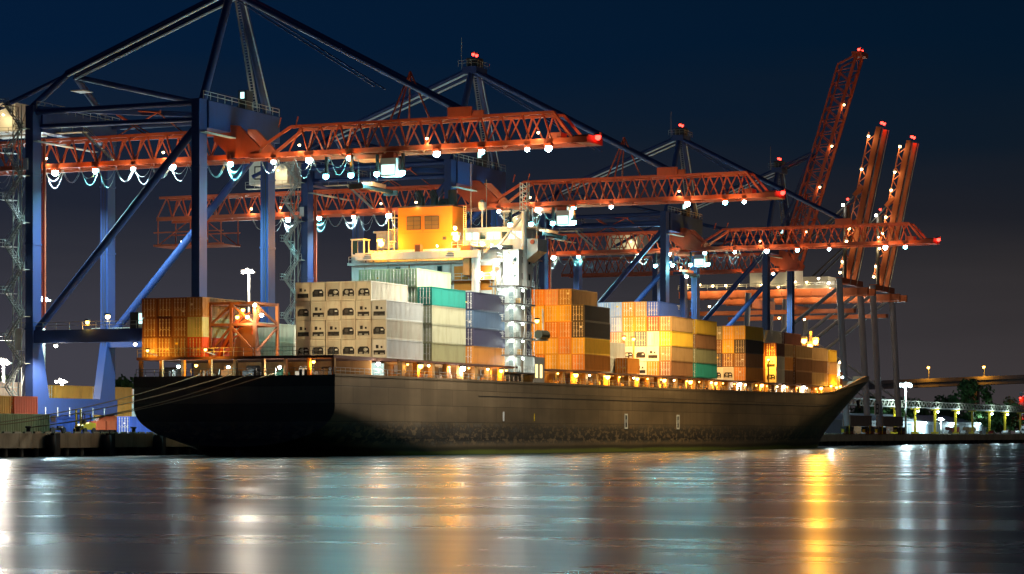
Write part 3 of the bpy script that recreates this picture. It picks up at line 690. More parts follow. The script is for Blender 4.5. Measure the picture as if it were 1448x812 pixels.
CMESH = {12.19: container_mesh(12.19), 6.06: container_mesh(6.06)}
def door_mesh():   # one leaf, hinged at y = 0, three pressed fields
    b = MB(); w = 1.05; h0, h1 = .17, CH - .17
    b.box((.05, 0, h0), (.10, w, h1))
    for k in range(4):
        z0 = h0 + .08 + k * (h1 - h0 - .1) / 4; b.box((.025, .1, z0), (.05, w - .1, z0 + (h1 - h0) / 4 - .14))
    return b.mesh('door_leaf')
DOORM = door_mesh()
def bars_mesh():
    b = MB()
    for y in (.28, .78):
        b.beam((-.015, y, .12), (-.015, y, CH - .12), .055)
        for z in (.28, .95, 1.35, 2.05, CH - .3): b.box((-.01, y - .12, z - .03), (.02, y + .12, z + .03))
        b.box((-.045, y - .02, 1.1), (-.02, y + .3, 1.16))
    return b.mesh('locking_gear')
BARM = bars_mesh()
def reefer_plate(kind):
    b = MB(); y0, y1, z0, z1 = .16, CW - .16, .15, CH - .15
    if kind == 0: hole = [(.36, .62), (2.08, .62), (2.16, .72), (2.16, 1.35), (1.86, 1.72), (.58, 1.72), (.28, 1.35), (.28, .72)]
    else: hole = [(.3, .5), (2.14, .5), (2.16, .55), (2.16, 1.1), (2.14, 1.14), (.3, 1.14), (.28, 1.1), (.28, .55)]
    outer = [(y0, z0), (y1, z0), (y1, (z0 + hole[2][1]) / 2), (y1, z1 * .75), (y1, z1), (y0, z1), (y0, z1 * .75), (y0, (z0 + hole[7][1]) / 2)]
    k = len(b.v)
    for y, z in outer: b.v.append((.03, y, z))
    for y, z in hole: b.v.append((.03, y, z))
    for y, z in hole: b.v.append((.128, y, z))
    for i in range(8):
        j = (i + 1) % 8; b.f.append((k + i, k + 8 + i, k + 8 + j, k + j)); b.f.append((k + 8 + i, k + 16 + i, k + 16 + j, k + 8 + j))
    b.f.append(tuple(k + 16 + i for i in range(8)))
    b.box((.0, 1.0, z1 - .42), (.03, 1.44, z1 - .34))
    return b.mesh('reefer_front_%d' % kind)
RPL = [reefer_plate(0), reefer_plate(1)]
def reefer_gear(kind):
    b = MB()
    if kind == 0:
        b.box((.05, .5, .66), (.12, 1.0, .92)).tube([(.08, 1.5, 1.25), (.12, 1.5, 1.25)], .3, 12).box((.06, 1.3, .64), (.12, 1.95, .82))
    else:
        b.box((.05, .5, .54), (.12, 1.1, .74)).box((.06, 1.5, .54), (.12, 2.0, .8))
    return b.mesh('reefer_gear_%d' % kind)
RGE = [reefer_gear(0), reefer_gear(1)]
def hole_back(kind):
    zt = 1.72 if kind == 0 else 1.14
    return MB().poly([(.122, .29, .51 + .1 * (kind == 0)), (.122, .29, zt - .4 * (kind == 0)), (.122, .6, zt - .01), (.122, 1.84, zt - .01), (.122, 2.15, zt - .4 * (kind == 0)), (.122, 2.15, .51 + .1 * (kind == 0))]).mesh('reefer_recess_%d' % kind)
RBK = [hole_back(0), hole_back(1)]
PAL = {k: paint('container_' + k, c, .5, min(.9, d * 1.35), dc, .6, vary=.2) for k, c, d, dc in (
    ('cream', (.66, .62, .48), .5, (.35, .17, .06)), ('white', (.74, .75, .68), .4, (.35, .25, .12)), ('pale_green', (.52, .62, .36), .45, (.25, .22, .08)),
    ('teal_green', (.03, .33, .25), .35, (.03, .08, .06)), ('beige', (.56, .54, .34), .4, (.28, .22, .08)), ('olive', (.33, .31, .15), .4, (.15, .11, .04)),
    ('navy', (.040, .036, .075), .25, (.1, .08, .07)), ('slate_blue', (.075, .13, .21), .35, (.05, .05, .06)), ('orange', (.72, .28, .035), .4, (.25, .08, .02)),
    ('yellow', (.78, .46, .035), .35, (.35, .16, .03)), ('brown', (.28, .125, .045), .5, (.10, .045, .02)), ('dark_grey', (.05, .042, .04), .4, (.1, .06, .04)),
    ('red', (.55, .09, .035), .4, (.2, .05, .02)), ('maroon', (.14, .04, .025), .45, (.06, .025, .015)), ('blue', (.035, .09, .42), .3, (.04, .04, .08)),
    ('tan', (.46, .27, .10), .5, (.20, .09, .03)), ('grey', (.36, .38, .38), .4, (.2, .17, .13)), ('light_blue', (.34, .44, .66), .35, (.2, .2, .25)), ('salmon', (.66, .34, .22), .35, (.3, .12, .06)))}
BARMAT = paint('locking_bar_zinc', (.78, .76, .68), .45, .35, vary=.2)
BLACKIN = paint('reefer_recess_black', (.012, .012, .012), .7, .2, vary=.05)
ORD = ['bottom', 'second', 'third', 'fourth', 'fifth', 'sixth']
def slot(o, m):
    if not o.data.materials: o.data.materials.append(None)
    o.material_slots[0].link = 'OBJECT'; o.material_slots[0].material = m
def container(x, y, z, L, colour, label, group, reefer=None, marks=False, doors=True):
    c = bpy.data.objects.new('reefer_container' if reefer is not None else 'shipping_container', CMESH[L]); c.location = (x, y, z); COL.objects.link(c)
    m = PAL[colour]; slot(c, m); tag(c, label, 'container', group)
    def child(name, me, mm, loc=(0, 0, 0), sy=1, par=None):
        o = bpy.data.objects.new(name, me); o.location = loc; o.scale = (1, sy, 1); COL.objects.link(o); o.parent = par or c; slot(o, mm); return o
    if reefer is not None:
        sy = random.choice((1, 1, -1)); p = child('machinery_panel', RPL[reefer], m, (0, 0 if sy > 0 else CW, 0), sy); child('recess_back', RBK[reefer], BLACKIN, (-.01, 0, 0), 1, p); child('compressor', RGE[reefer], GALV if random.random() < .5 else DARKST, (0, 0, 0), 1, p)
        if reefer == 1:
            for yy, zz, w, h, mm in ((.7, 1.45, .28, .3, BLACKIN), (1.35, 1.42, .42, .5, BLACKIN)):
                q = bpy.data.objects.new('control_box', unit('box', mm)); q.location = (0.02, yy + w / 2, zz + h / 2); q.scale = (.06, w, h); COL.objects.link(q); q.parent = c
        else:
            q = bpy.data.objects.new('control_box', unit('box', MARKW)); q.location = (.085, .75, 1.3); q.scale = (.07, .4, .2); COL.objects.link(q); q.parent = c
    elif doors:
        for s, y0 in ((1, .165), (-1, CW - .165)):
            d = child('door', DOORM, m, (0, y0, 0), s); child('locking_bar', BARM, BARMAT, (0, 0, 0), 1, d)
        if random.random() < .45:
            q = bpy.data.objects.new('placard', unit('box', MARKW if random.random() < .6 else YELLOW)); w = random.uniform(.3, .6)
            q.location = (.02, random.uniform(.5, 1.9), random.uniform(.8, 2.2)); q.scale = (.02, w, random.uniform(.2, .4)); COL.objects.link(q); q.parent = c
    if marks:
        for k, (dx, w, dz) in enumerate(((.5, 1.5, .32), (.5, 1.0, .55), (.6, .7, .95))):
            q = bpy.data.objects.new('code_marking', unit('box', MARKW)); q.location = (L - dx - w / 2, .022, CH - dz); q.scale = (w, .02, .11); COL.objects.link(q); q.parent = c
    return c
BZ = 14.2
WORDC = lambda c: c.replace('_', ' ')
def bay(name, u, v0, cols, L=12.19, zb=BZ, side='starboard edge', pitch=2.5, t0=None):
    """cols: from the starboard edge towards port, each a list bottom -> top of colour or (colour, reefer type) or None"""
    n = len(cols)
    for k, col in enumerate(cols):
        for t, it in enumerate(col):
            if it is None: continue
            colour, reef = it if isinstance(it, tuple) else (it, None)
            tier = 'top' if t == len(col) - 1 and t > 0 else ORD[t]
            where = 'outermost column' if k == 0 else ORD[k] + ' column in from the edge'
            kind = 'reefer container' if reef is not None else 'container'
            lab = '%s %s, %s tier, %s, %s' % (WORDC(colour), kind, tier, where, name)
            container(u + random.uniform(-.09, .09), v0 + pitch * k + random.uniform(-.025, .025), zb + TP * t, L, colour, lab, 'containers in the ' + name, reef, colour in ('navy', 'slate_blue', 'grey', 'blue'))
bay('stern port stack', 1.0, 21.5, [['red', 'pale_green', 'tan'], ['brown', 'brown', 'brown'], ['brown', 'maroon', 'brown'], ['tan', 'brown', 'brown']], zb=14.05)
bay('low pale stack by stern', 20.6, 23.6, [['cream', 'cream'], ['white', 'cream'], ['white', 'cream']])
R, Q = ('cream', 0), ('cream', 1)
bay('aft reefer stack', 20.5, 2.25, [[('white', 1), R, ('white', 1)], [R, Q, Q, R], [R, R, R, R], [R, Q, R, R], [R, Q, Q, R], [R, Q, R, Q]])
bay('stack behind the reefers', 36.8, 2.6, [['olive', 'beige', 'beige', 'teal_green'], ['orange', 'tan', 'beige', 'pale_green', 'pale_green'], ['tan', 'tan', 'tan', 'beige', 'pale_green'], ['tan', 'tan', 'tan', 'beige', 'pale_green'], ['tan', 'tan', 'tan', 'beige', 'pale_green']])
bay('navy stack aft of bridge', 52.0, 2.6, [['orange', 'navy', 'slate_blue', 'navy'], ['orange', 'navy', 'white']])
bay('orange stack forward of bridge', 95.0, 1.0, [['orange', 'yellow', 'dark_grey', 'dark_grey'], ['yellow', 'orange', 'orange', 'yellow', 'tan'], ['yellow', 'yellow', 'orange', 'yellow', 'salmon'], ['orange', 'yellow', 'yellow', 'yellow', 'orange']])
bay('low stack amidships', 112.0, 4.6, [['white', ('white', 1)]])
container(118.6, 2.0, BZ, 6.06, 'orange', 'short orange container on deck, alone in front of the low white stack', 'containers in the low stack amidships')
bay('mixed stack amidships', 139.2, 1.0, [['brown', 'tan', 'yellow', 'tan'], ['orange', ('white', 1), 'white', 'red', 'blue'], [('white', 1), ('white', 0), 'slate_blue', 'orange', 'tan'], ['white', ('white', 0), 'salmon', 'orange', 'orange'], ['white', 'white', 'salmon', 'light_blue', 'light_blue'], ['white', 'white', 'salmon', 'tan', 'light_blue']])
bay('stack with teal base', 153.6, 1.0, [['teal_green', 'olive', 'brown', 'yellow'], ['brown', 'olive', 'brown', 'yellow']])
bay('yellow topped stack', 184.0, 1.0, [['orange', 'brown', 'dark_grey', 'yellow'], [('white', 0), 'brown', 'yellow', 'yellow'], [('white', 0), 'navy', 'brown', 'olive']])
bay('stack with short reefers', 205.0, 1.0, [[('cream', 0), ('cream', 1), 'maroon'], ['brown', 'brown', 'brown', 'grey']], L=6.06)
bay('stack behind short reefers', 211.3, 1.0, [['brown', 'orange', 'tan'], ['brown', 'brown', 'brown', 'grey']], L=6.06)
bay('dark stack near bow', 219.6, 1.0, [['brown', 'brown', 'tan'], ['maroon', 'maroon', 'brown', 'maroon']])
bay('brown stack near bow', 234.0, 1.6, [['tan', 'brown', 'tan'], ['brown', 'brown', 'maroon']])
bay('yellow stack under foremast', 250.5, 2.4, [['yellow', 'tan', 'yellow'], ['yellow', 'tan', 'yellow']], L=6.06)
bay('foremost stack', 258.0, 3.8, [['yellow', ('white', 1)], ['yellow', 'white']], L=6.06)

# ------------------------------------------------------------------ mooring ropes
def rope(name, p, q, sag, lab):
    p = Vector(p); q = Vector(q); pts = [p.lerp(q, i / 14) - Vector((0, 0, sag * 4 * (i / 14) * (1 - i / 14))) for i in range(15)]
    tag(MB().tube(pts, .07, 6).build('mooring_rope', ROPE, None, True), lab, 'rope', 'stern mooring ropes')
rope('r', (.1, 21, 11.6), (-34, 36, 4.2), 1.0, 'uppermost mooring rope running from the port quarter to the quay')
rope('r', (.1, 16, 11.6), (-34.5, 36, 3.9), 1.1, 'middle mooring rope running from the stern to the quay')
rope('r', (.1, 9.5, 11.6), (-20.5, 36, 4.0), .9, 'lowest mooring rope from the starboard quarter to a quay bollard')
rope('r', (.1, 13, 11.6), (-20.6, 36.1, 4.0), 1.0, 'pale mooring rope between the middle and the lowest rope')

# ------------------------------------------------------------------ ship-to-shore cranes
VW, VL, SP = 37.5, 67.75, 10.77
BZB, BZT = 46.0, 50.7        # boom bottom and top chord
def boom_truss(cr, a0, a1, m, P, taper0=0, taper1=0, half_b=2.9, half_t=2.0, panel=3.45, hgt=None):
    """truss between stations a0 and a1 (distance along the boom); P(s, x, z) places a local point"""
    n = max(2, round(abs(a1 - a0) / panel)); st = [a0 + (a1 - a0) * i / n for i in range(n + 1)]
    H = hgt or (BZT - BZB)
    for sx in (-1, 1):
        obeam('bottom_chord', m, P(a0, sx * half_b, .35), P(a1, sx * half_b, .35), .5, .75, cr)
        t0 = a0 + (st[1] - st[0]) * taper0; t1 = a1 - (st[1] - st[0]) * taper1
        obeam('top_chord', m, P(t0, sx * half_t, H), P(t1, sx * half_t, H), .42, .42, cr)
        if taper0: obeam('end_strut', m, P(a0, sx * half_b, .6), P(t0, sx * half_t, H), .42, .42, cr)
        if taper1: obeam('end_strut', m, P(a1, sx * half_b, .6), P(t1, sx * half_t, H), .42, .42, cr)
        for i in range(n):
            lo, hi = st[i], st[i + 1]; mid = (lo + hi) / 2
            if min(abs(mid - a0), abs(mid - a1)) < 0: continue
            ok0 = (mid - t0) * (1 if a1 > a0 else -1) >= 0 and (t1 - mid) * (1 if a1 > a0 else -1) >= 0
            if ok0:
                obeam('truss_diagonal', m, P(lo, sx * half_b, .6), P(mid, sx * half_t, H), .22, .22, cr)
                obeam('truss_diagonal', m, P(hi, sx * half_b, .6), P(mid, sx * half_t, H), .22, .22, cr)
    for i in range(n):
        lo, hi = st[i], st[i + 1]; s = 1 if i % 2 else -1
        obeam('bottom_lacing', m, P(lo, -s * half_b, .3), P(hi, s * half_b, .3), .2, .2, cr)
        if taper0 <= i < n - taper1: obeam('top_lacing', m, P(lo, s * half_t, H), P(hi, -s * half_t, H), .18, .18, cr)
def festoon(cr, v0, v1, uc, z, m):
    n = max(1, round((v0 - v1) / 3.3)); w = (v0 - v1) / n
    for i in range(n):
        for du, dep in ((2.0, 2.6), (2.35, 1.9)):
            dd = dep * (.8 + .4 * ((i * 7 + int(du * 10)) % 5) / 4); b = MB()
            pts = [(uc - du - .9, v0 - w * (i + k / 8), z - dd * 4 * (k / 8) * (1 - k / 8)) for k in range(9)]
            b.tube(pts, .024, 4).build('festoon_cable', m, cr)
CABLE = paint('festoon_cable_sheath', (.30, .34, .33), .5, .1)
def stair_tower(cr, u, v, z0, z1, m):
    tw = bpy.data.objects.new('stair_tower', None); tw.location = (u, v, z0); link(tw, cr)
    for du in (0, 1.5):
        for dv in (0, 1.6): otube('tower_post', m, (u + du, v + dv, z0), (u + du, v + dv, z1), .18, tw)
    n = int((z1 - z0) / 3.6); hz = (z1 - z0) / n
    for i in range(n):
        z = z0 + i * hz; a, b = (v - .3, v + 2.6) if i % 2 else (v + 2.6, v - .3)
        stairs('stair_flight', m, (u - .4, a, z), (u - .4, b, z + hz), tw, .7)
        lb = MB().box((u - .9, b - (0 if i % 2 == 0 else -.0) - .9, z + hz - .08), (u + 1.6, b + .9, z + hz)); ld = lb.build('landing', m, tw)
        railing('landing_rail', m, [(u - .9, b - .9, z + hz), (u - .9, b + .9, z + hz), (u + 1.5, b + .9, z + hz)], ld, 1.1, .9, .05)
        for dv in (0, 1.6): obeam('tower_brace', m, (u, v + dv, z), (u + 1.5, v + dv, z + hz), .09, .09, tw)
    obox('lift_car', WHITEH, (u + .2, v + .2, z0 + 13.2), (u + 1.3, v + 1.4, z0 + 16.6), tw)
    obox('tower_sign', MARKW, (u - .14, v - 1.3, z1 - 10.2), (u - .06, v - .4, z1 - 8.4), tw)
def crane(uc, label, boom_up=False, lamps_v=(), detail=True, rear=92, house=(75.5, 84), up_tip=None, trolley=None, power=14000):
    cr = thing('gantry_crane', (uc, (VW + VL) / 2, QZ), label, 'crane', 'ship-to-shore cranes along the quay')
    un, uf = uc - SP, uc + SP
    for v, sgn in ((VW, -1), (VL, 1)):
        for u, sg in ((un, -1), (uf, 1)):
            b = MB()   # leg: box column, widening below the portal towards the sill
            b.box((u - 1.15, v - .7, 18.5), (u + 1.15, v + .7, 54.5 if v == VW else 55))
            k = len(b.v)
            for z, e0, e1 in ((18.5, 1.15, 1.15), (7.5, 1.15 + (2.6 if sg > 0 else 0), 1.15 + (2.6 if sg < 0 else 0))):
                b.v += [(u - e0, v - .7, z), (u + e1, v - .7, z), (u + e1, v + .7, z), (u - e0, v + .7, z)]
            for i in range(4): b.f.append((k + i, k + (i + 1) % 4, k + 4 + (i + 1) % 4, k + 4 + i))
            lg = b.build('leg', CBLUE, cr)
            for z in (19.6, 33, 44): obox('bolted_flange', CBLUE, (u - 1.25, v - .8, z), (u + 1.25, v + .8, z + .3), lg)
            if sg > 0: MB().tube([(u - 1.3, v - .3, 9), (u - 1.3, v - .3, 50)], .07, 4).tube([(u - 1.3, v + .15, 9), (u - 1.3, v + .15, 50)], .05, 4).build('cable_run', DARKST, lg)
            if v == VL and sg < 0: obox('leg_stripe', CRED, (u + 1.16, v - .72, 18.6), (u + 1.2, v - .1, 50), lg)
            # bogies under the sill
            for d in (-3.2, 0, 3.2):
                bg = obox('bogie', CRED, (u + d - 1.35, v - .75, QZ + .65), (u + d + 1.35, v + .75, QZ + 2.1), cr)
                for wv in (-.7, .7): otube('wheel', DARKST, (u + d + wv, v - .45, QZ + .45), (u + d + wv, v + .45, QZ + .45), .85, bg)
            MB().prism([(u - 3.6, QZ + 2.1), (u + 3.6, QZ + 2.1), (u + .9, QZ + 3.2), (u - .9, QZ + 3.2)], 'y', v - .5, v + .5).build('equaliser_beam', CRED, cr)
        sill = obox('sill_beam', CBLUE, (un - 1.6, v - .85, 6.3), (uf + 1.6, v + .85, 8.9), cr)
        for i in range(6): otube('sill_rail_post', MARKW, (un + 2 + i * 3.4, v - .95, 6.0), (un + 2 + i * 3.4, v - .95, 7.4), .14, sill)
        tb = obox('portal_girder', CBLUE, (un + 1.16, v - 1.0, 50.2 if v == VW else 51.0), (uf + (2.2 if v == VW else 1.1), v + 1.0, 54.4 if v == VW else 54.9), cr)
        railing('girder_railing', GALV, [(un - .5, v - 1, 54.5), (uf + 2, v - 1, 54.5)], tb, 1.2, 2.2, .07)
        obox('girder_walkway', GALV, (un - 1.6, v - 2.0, 49.2), (uf - 6, v - 1.05, 49.35), tb)
        obox('walkway_light_strip', BULB['cool'], (uc + 1.5, v - 1.14, 49.9), (uc + 5.5, v - 1.06, 50.05), tb) if v == VW else None
    for u in (un, uf):
        ps = obox('portal_beam', CBLUE, (u - .9, VW + .7, 17.5), (u + .9, VL - .7, 19.5), cr)
        railing('portal_railing', GALV, [(u - .95, VW + .8, 19.5), (u - .95, VL + 2.5, 19.5)], ps, 1.2, 2.4, .08)
        otube('diagonal_brace', CBLUE, (u, VL - .6, 19.4), (u, VW + .6, 50.2), 1.25, cr)
        otube('top_tie', CBLUE, (u, VL - .6, 54.0), (u, VW + .6, 54.0), .9, cr)
        otube('lower_tie', CBLUE, (u + (1.2 if u == un else -1.2), VL - .6, 51.9), (u + (1.2 if u == un else -1.2), VW + .6, 51.6), .8, cr)
    otube('red_riser', CRED, (un + 1.7, VL - .9, 20), (un + 1.7, VL - .9, 50), .55, cr)
    obeam('plan_brace', CBLUE, (un, VL, 54.6), (uf, VW, 54.2), .8, .8, cr); 
    # A-frame over the waterside legs with its tie-backs
    AZ = 72.6; apx = (uc, VW - .3, AZ)
    for u, s in ((un + 1, -1), (uf - 0, 1)):
        otube('a_frame_leg', CBLUE, (u, VW, 54.4), (uc + s * 1.6, VW - .3, AZ), 1.3, cr)
        obeam('leg_lit_edge_paint', CLITBLUE, (u - .4, VW - .72, 55.2), (uc + s * 1.6 - .5, VW - 1.0, AZ - .8), .12, .25, cr) if s > 0 else None  # pale strip paints the lit edge of the leg
    tp = obox('apex_platform', CBLUE, (uc - 2.6, VW - 1.6, AZ - .9), (uc + 2.6, VW + 1.2, AZ + .5), cr)
    obox('sheave_block', DARKST, (uc - 1.3, VW - 1.4, AZ + .5), (uc + 1.3, VW + 1.0, AZ + 2.3), tp)
    railing('apex_railing', GALV, [(uc - 3.2, VW + 1.8, AZ + .4), (uc - 3.2, VW - 1.8, AZ + .4), (uc + 3.2, VW - 1.8, AZ + .4)], tp, 1.2, 1.0, .06)
    otube('aerial', GALV, (uc - 2.6, VW + 1.4, AZ), (uc - 2.6, VW + 1.4, AZ + 6), .1, tp)
    for d in (-.8, .8): lamp(cr, (uc + d, VW - .2, AZ + 3.0), 'red', 0, .34, housing=True)
    light(cr, (uc, VW - .9, AZ + 3.0), 'red', 160, .3)
    bz = (uc, VL + .1, 61.3)
    for u in (un, uf):
        otube('rear_strut', CBLUE, (u, VL, 55), (uc + (u - uc) * .12, VL, 61.2), 1.1, cr)
        otube('rear_strut', CBLUE, (u, VL + 12, 53), (uc + (u - uc) * .1, VL, 61.2), .8, cr) if u == un else None
        otube('forward_strut', CBLUE, (u, VW + 1, 54.4), (uc + (u - uc) * .12, VL, 61.2), .9, cr) if u == uf else None
    pl = obox('rear_apex_platform', GALV, (uc - 1.5, VL - 3.2, 58.5), (uc + 1.5, VL - .8, 58.65), cr)
    for d in (-1.7, 1.7):
        otube('backstay', CBLUE, (uc + d * .8, VL, 61.4), (uc + d, VW, AZ), 1.05, cr)
        obeam('stay_lit_edge_paint', CLITBLUE, (uc + d * .8 - .45, VL - .1, 60.75), (uc + d - .45, VW, AZ - .65), .45, .22, cr)  # lower edge of the stay looks floodlit through this strip's colour
    stairs('a_frame_stair', GALV, (uf - 2.5, VW + .8, 54.6), (uf - 5.6, VW + .8, 63.5), cr, .8, (0, 1, 0)); stairs('a_frame_stair', GALV, (uf - 5.6, VW + .8, 63.5), (uc + 2.2, VW + .8, AZ - .5), cr, .8, (0, 1, 0))
    kb = obox('kiosk', DARKST, (uf - 8.5, VW - .9, 54.5), (uf - 6.4, VW + .6, 57.5), tb)
    obox('kiosk_window', WINLIT, (uf - 8.54, VW - .5, 56.2), (uf - 8.51, VW + .2, 57.2), kb)
    # girder over the quay, boom over the ship
    Pf = lambda s, x, z: (uc + x, s, BZB + z)
    boom_truss(cr, rear, 36.5, CRED, Pf)
    hinge = MB().prism([(36.2, BZB + .2), (31.6, BZB + .2), (31.2, BZB + 1.5), (35, BZB + 5.2), (39.5, BZB + 5.6), (39.5, BZB + 3)], 'x', uc - 3.0, uc - 2.4)
    hp = hinge.build('hinge_plate', CRED, cr); hinge2 = MB().prism([(36.2, BZB + .2), (31.6, BZB + .2), (31.2, BZB + 1.5), (35, BZB + 5.2), (39.5, BZB + 5.6), (39.5, BZB + 3)], 'x', uc + 2.4, uc + 3.0); hinge2.build('hinge_plate', CRED, cr)
    tipz = BZB + .6
    if not boom_up:
        boom_truss(cr, 33.0, -21.0, CRED, Pf, 2, 1)
        obeam('bottom_chord', CRED, (uc - 2.9, -21, BZB + .35), (uc - 2.9, -23.4, BZB + .35), .55, .9, cr); obox('boom_tip', CRED, (uc - 2.6, -23.4, BZB), (uc + 3.2, -21.2, BZB + 1.1), cr)
        for d in (-1.9, 1.9): otube('forestay', CBLUE, (uc + d, VW, AZ), (uc + d, -2.6, BZT + .9), .95, cr)
        for d in (-2.2, 2.2): obox('stay_lug', CRED, (uc + d - .3, -4.4, BZT), (uc + d + .3, -.6, BZT + 1.5), cr)
        for d in (-1.9, 1.9): otube('stay_sling', CBLUE, (uc + d, VW, AZ - .6), (uc + d, 12, 56.2), .22, cr)
        for a, b in (((-2, 8, BZT), (0, 6.8, 58.4)), ((2, 8, BZT), (0, 6.8, 58.4)), ((0, 3.4, BZT), (0, 6.8, 58.4)), ((0, 10.4, BZT), (0, 6.8, 58.4))):
            otube('stay_mast_leg', CRED, (uc + a[0], a[1], a[2]), (uc + b[0], b[1], b[2]), .28, cr)
        lamp(cr, (uc, -23.9, BZB + .9), 'red', 500, .5, (0, -.3, .8))
        for v in (25.5, 28.5): otube('boom_stub', CRED, (uc - 2, v, BZT), (uc - 2, v - .4, BZT + 1.5), .2, cr)
        obox('motor_box', CRED, (uc - 1.2, -18.5, BZB + .9), (uc + 1.2, -16.6, BZB + 1.8), cr)
    else:
        tv, tz = up_tip; d = Vector((0, tv - 32.2, tz - BZB - .5)); Lb = d.length; d.normalize(); nn = Vector((0, d.z, -d.y))
        base = Vector((uc, 32.2, BZB + .5))
        Pu = lambda s, x, z: tuple(base + d * s + nn * z + Vector((x, 0, 0)))
        boom_truss(cr, 0, Lb, CRED, Pu, 2, 1)
        obox('boom_tip', CRED, (uc - 3, tv - 1.2, tz), (uc + 3, tv + 1.5, tz + 1.2), cr)
        for k in (-1.6, 1.6): lamp(cr, (uc + k, tv, tz + 1.8), 'red', 0, .4)
        light(cr, (uc, tv - .8, tz + 2.2), 'red', 250, .4)
        for k in (-1.9, 1.9): otube('forestay', CBLUE, (uc + k, VW, AZ), Pu(30, k, BZT - BZB), .8, cr); otube('folded_stay', CBLUE, Pu(30, k, BZT - BZB), Pu(8, k, 7.0), .7, cr)
        for s in (10, 22, 33, 44): lamp(cr, Pu(s, -3.3, -.4), 'warm', 160, .3)
    # machinery house
    hs = obox('machinery_house', WHITEH, (uc - 4.5, house[0], 52.2), (uc + 4.5, house[1], 56.8), cr)
    o = MB(); x = uc - 4.6; a, b2, c, d2 = house[0] + 3.0, house[1] - 1.2, 53.2, 55.6
    o.box((x, a, c), (x + .08, b2, c + .22)).box((x, a, d2), (x + .08, b2, d2 + .22)).box((x, a, c + .22), (x + .08, a + .22, d2)).box((x, b2 - .22, c + .22), (x + .08, b2, d2))
    o.build('sign_frame', DARKST, hs)
    obox('house_walkway', GALV, (uc - 6, house[0] - 14, 51.2), (uc - 4.6, house[1], 51.35), hs); railing('house_railing', GALV, [(uc - 6, house[1], 51.4), (uc - 6, house[0] - 14, 51.4)], hs, 1.2, 2, .07)
    stairs('house_stair', GALV, (uc - 5.4, house[0] - 13.6, 51.2), (uc - 5.4, house[0] - 19, BZB + .6), hs, .8)
    for a, b3 in (((-1.5, 58, 50.9), (-1.5, 50, 54.5)), ((-1.5, 52, 50.9), (-1.5, 59.6, 55.2)), ((-1.5, 59.6, 55.2), (-1.5, 50, 54.2)), ((-1.5, 46, 50.9), (-1.5, 50.6, 54.3)), ((-1.5, 59.6, 55.2), (-1.5, 53, 50.9))):
        otube('maintenance_jib', CRED, (uc + a[0], a[1], a[2]), (uc + b3[0], b3[1], b3[2]), .24, cr)
    lamp(cr, (uc - 6.4, house[0] + 1, 54.6), 'warm', 420, .2, (-.6, 0, -.2))  # lamp added to brighten the house wall
    # boom floods and festoon
    for i, v in enumerate(lamps_v):
        pw = power * (2.0 if v < 3 else .16 if v < 34 else 2.3 if i % 2 == 0 else 1.4)
        kd = 'teal' if i % 3 == 1 else 'cool'; ks = ('neutral' if uc < 60 else 'warm') if v < 3 else kd
        lamp(cr, (uc - 3.1, v, BZB - .75), kd, 0, (.58, .4, .5)[(i * 2) % 3], (0, 0, 0), True, CRED); light(cr, (uc - 4.2, v, BZB - 2.2), ('warm', 'amber', 'warm')[i % 3], (1300, 800, 1000)[i % 3], .3, 130, (.25, 0, 1)); light(cr, (uc - 3.1, v, BZB - 1.3), ks, pw, .4, 150)  # upward spot without a fixture is added to light the truss
        if i % 3 == 0: lamp(cr, (uc - 3.4, v + 1.5, BZB + 1.6), 'warm', 90, .22)
    if detail:
        festoon(cr, min(rear, 84), 34, uc, BZB - .4, CABLE)
        if not boom_up: festoon(cr, 31, 16, uc, BZB - .4, CABLE)
        stair_tower(cr, un - 1.8, VL + 1.0, QZ, 55, GALV)
        cabn = obox('checker_cabin', DARKST, (un - .8, VW + 10.4, 19.5), (un + .8, VW + 11.9, 22.0), cr)
        obox('cabin_glass', WINLIT, (un - .84, VW + 8.4, 20.2), (un - .8, VW + 10.3, 21.8), cabn); obox('cabin_body', WHITEH, (un - .79, VW + 8.4, 19.5), (un + .8, VW + 10.39, 22.0), cabn)
    if trolley is not None:
        v = trolley
        obox('trolley_frame', CRED, (uc - 2.6, v - 3, BZB - .9), (uc + 2.6, v + 3, BZB - .35), cr)
        cb = obox('operator_cab', WHITEH, (uc - 4.6, v - 6.0, BZB - 3.9), (uc - 2.4, v - 3.4, BZB - 1.2), cr); obox('cab_glass', WINLIT, (uc - 4.65, v - 5.8, BZB - 3.7), (uc - 4.61, v - 3.6, BZB - 2.2), cb)
        obox('cab_hanger', CRED, (uc - 4.2, v - 5.4, BZB - 1.2), (uc - 2.6, v - 3.4, BZB - .5), cb)
        for dv in (-6.5, -2.2, 2.2, 6.5):
            obox('floodlight_bar', DARKST, (uc - 3.4, v + dv - .2, BZB - 2.9), (uc - 2.9, v + dv + .2, BZB - .4), cr)
            lamp(cr, (uc - 3.4, v + dv, BZB - 3.4), 'teal', 2200, .5, (-.3, -.2, -.9))
        for sx in (-2, 2):
            for sv in (-1.6, 1.6): otube('hoist_rope', DARKST, (uc + sx, v + sv, BZB - .9), (uc + sx, v + sv, 41.6), .07, cr)
        obox('spreader_head', CRED, (uc - 2.4, v - .9, 41.0), (uc + 2.4, v + .9, 41.6), cr)
        obox('spreader_beam', DARKST, (uc - 6.05, v - .5, 40.5), (uc + 6.05, v + .5, 41.0), cr)
        for sx in (-6.0, 5.7): obox('spreader_end', DARKST, (uc + sx, v - 1.2, 40.2), (uc + sx + .3, v + 1.2, 40.98), cr)
    return cr
c1 = crane(37.9, 'nearest blue gantry crane with red lattice boom lowered over the stern', lamps_v=(68.8, 61.2, 54.1, 46.9, 36.4, 28.8, 22.6, 15.6, 8.3, .9, -6.5, -13.9, -17.3), trolley=13, rear=96)
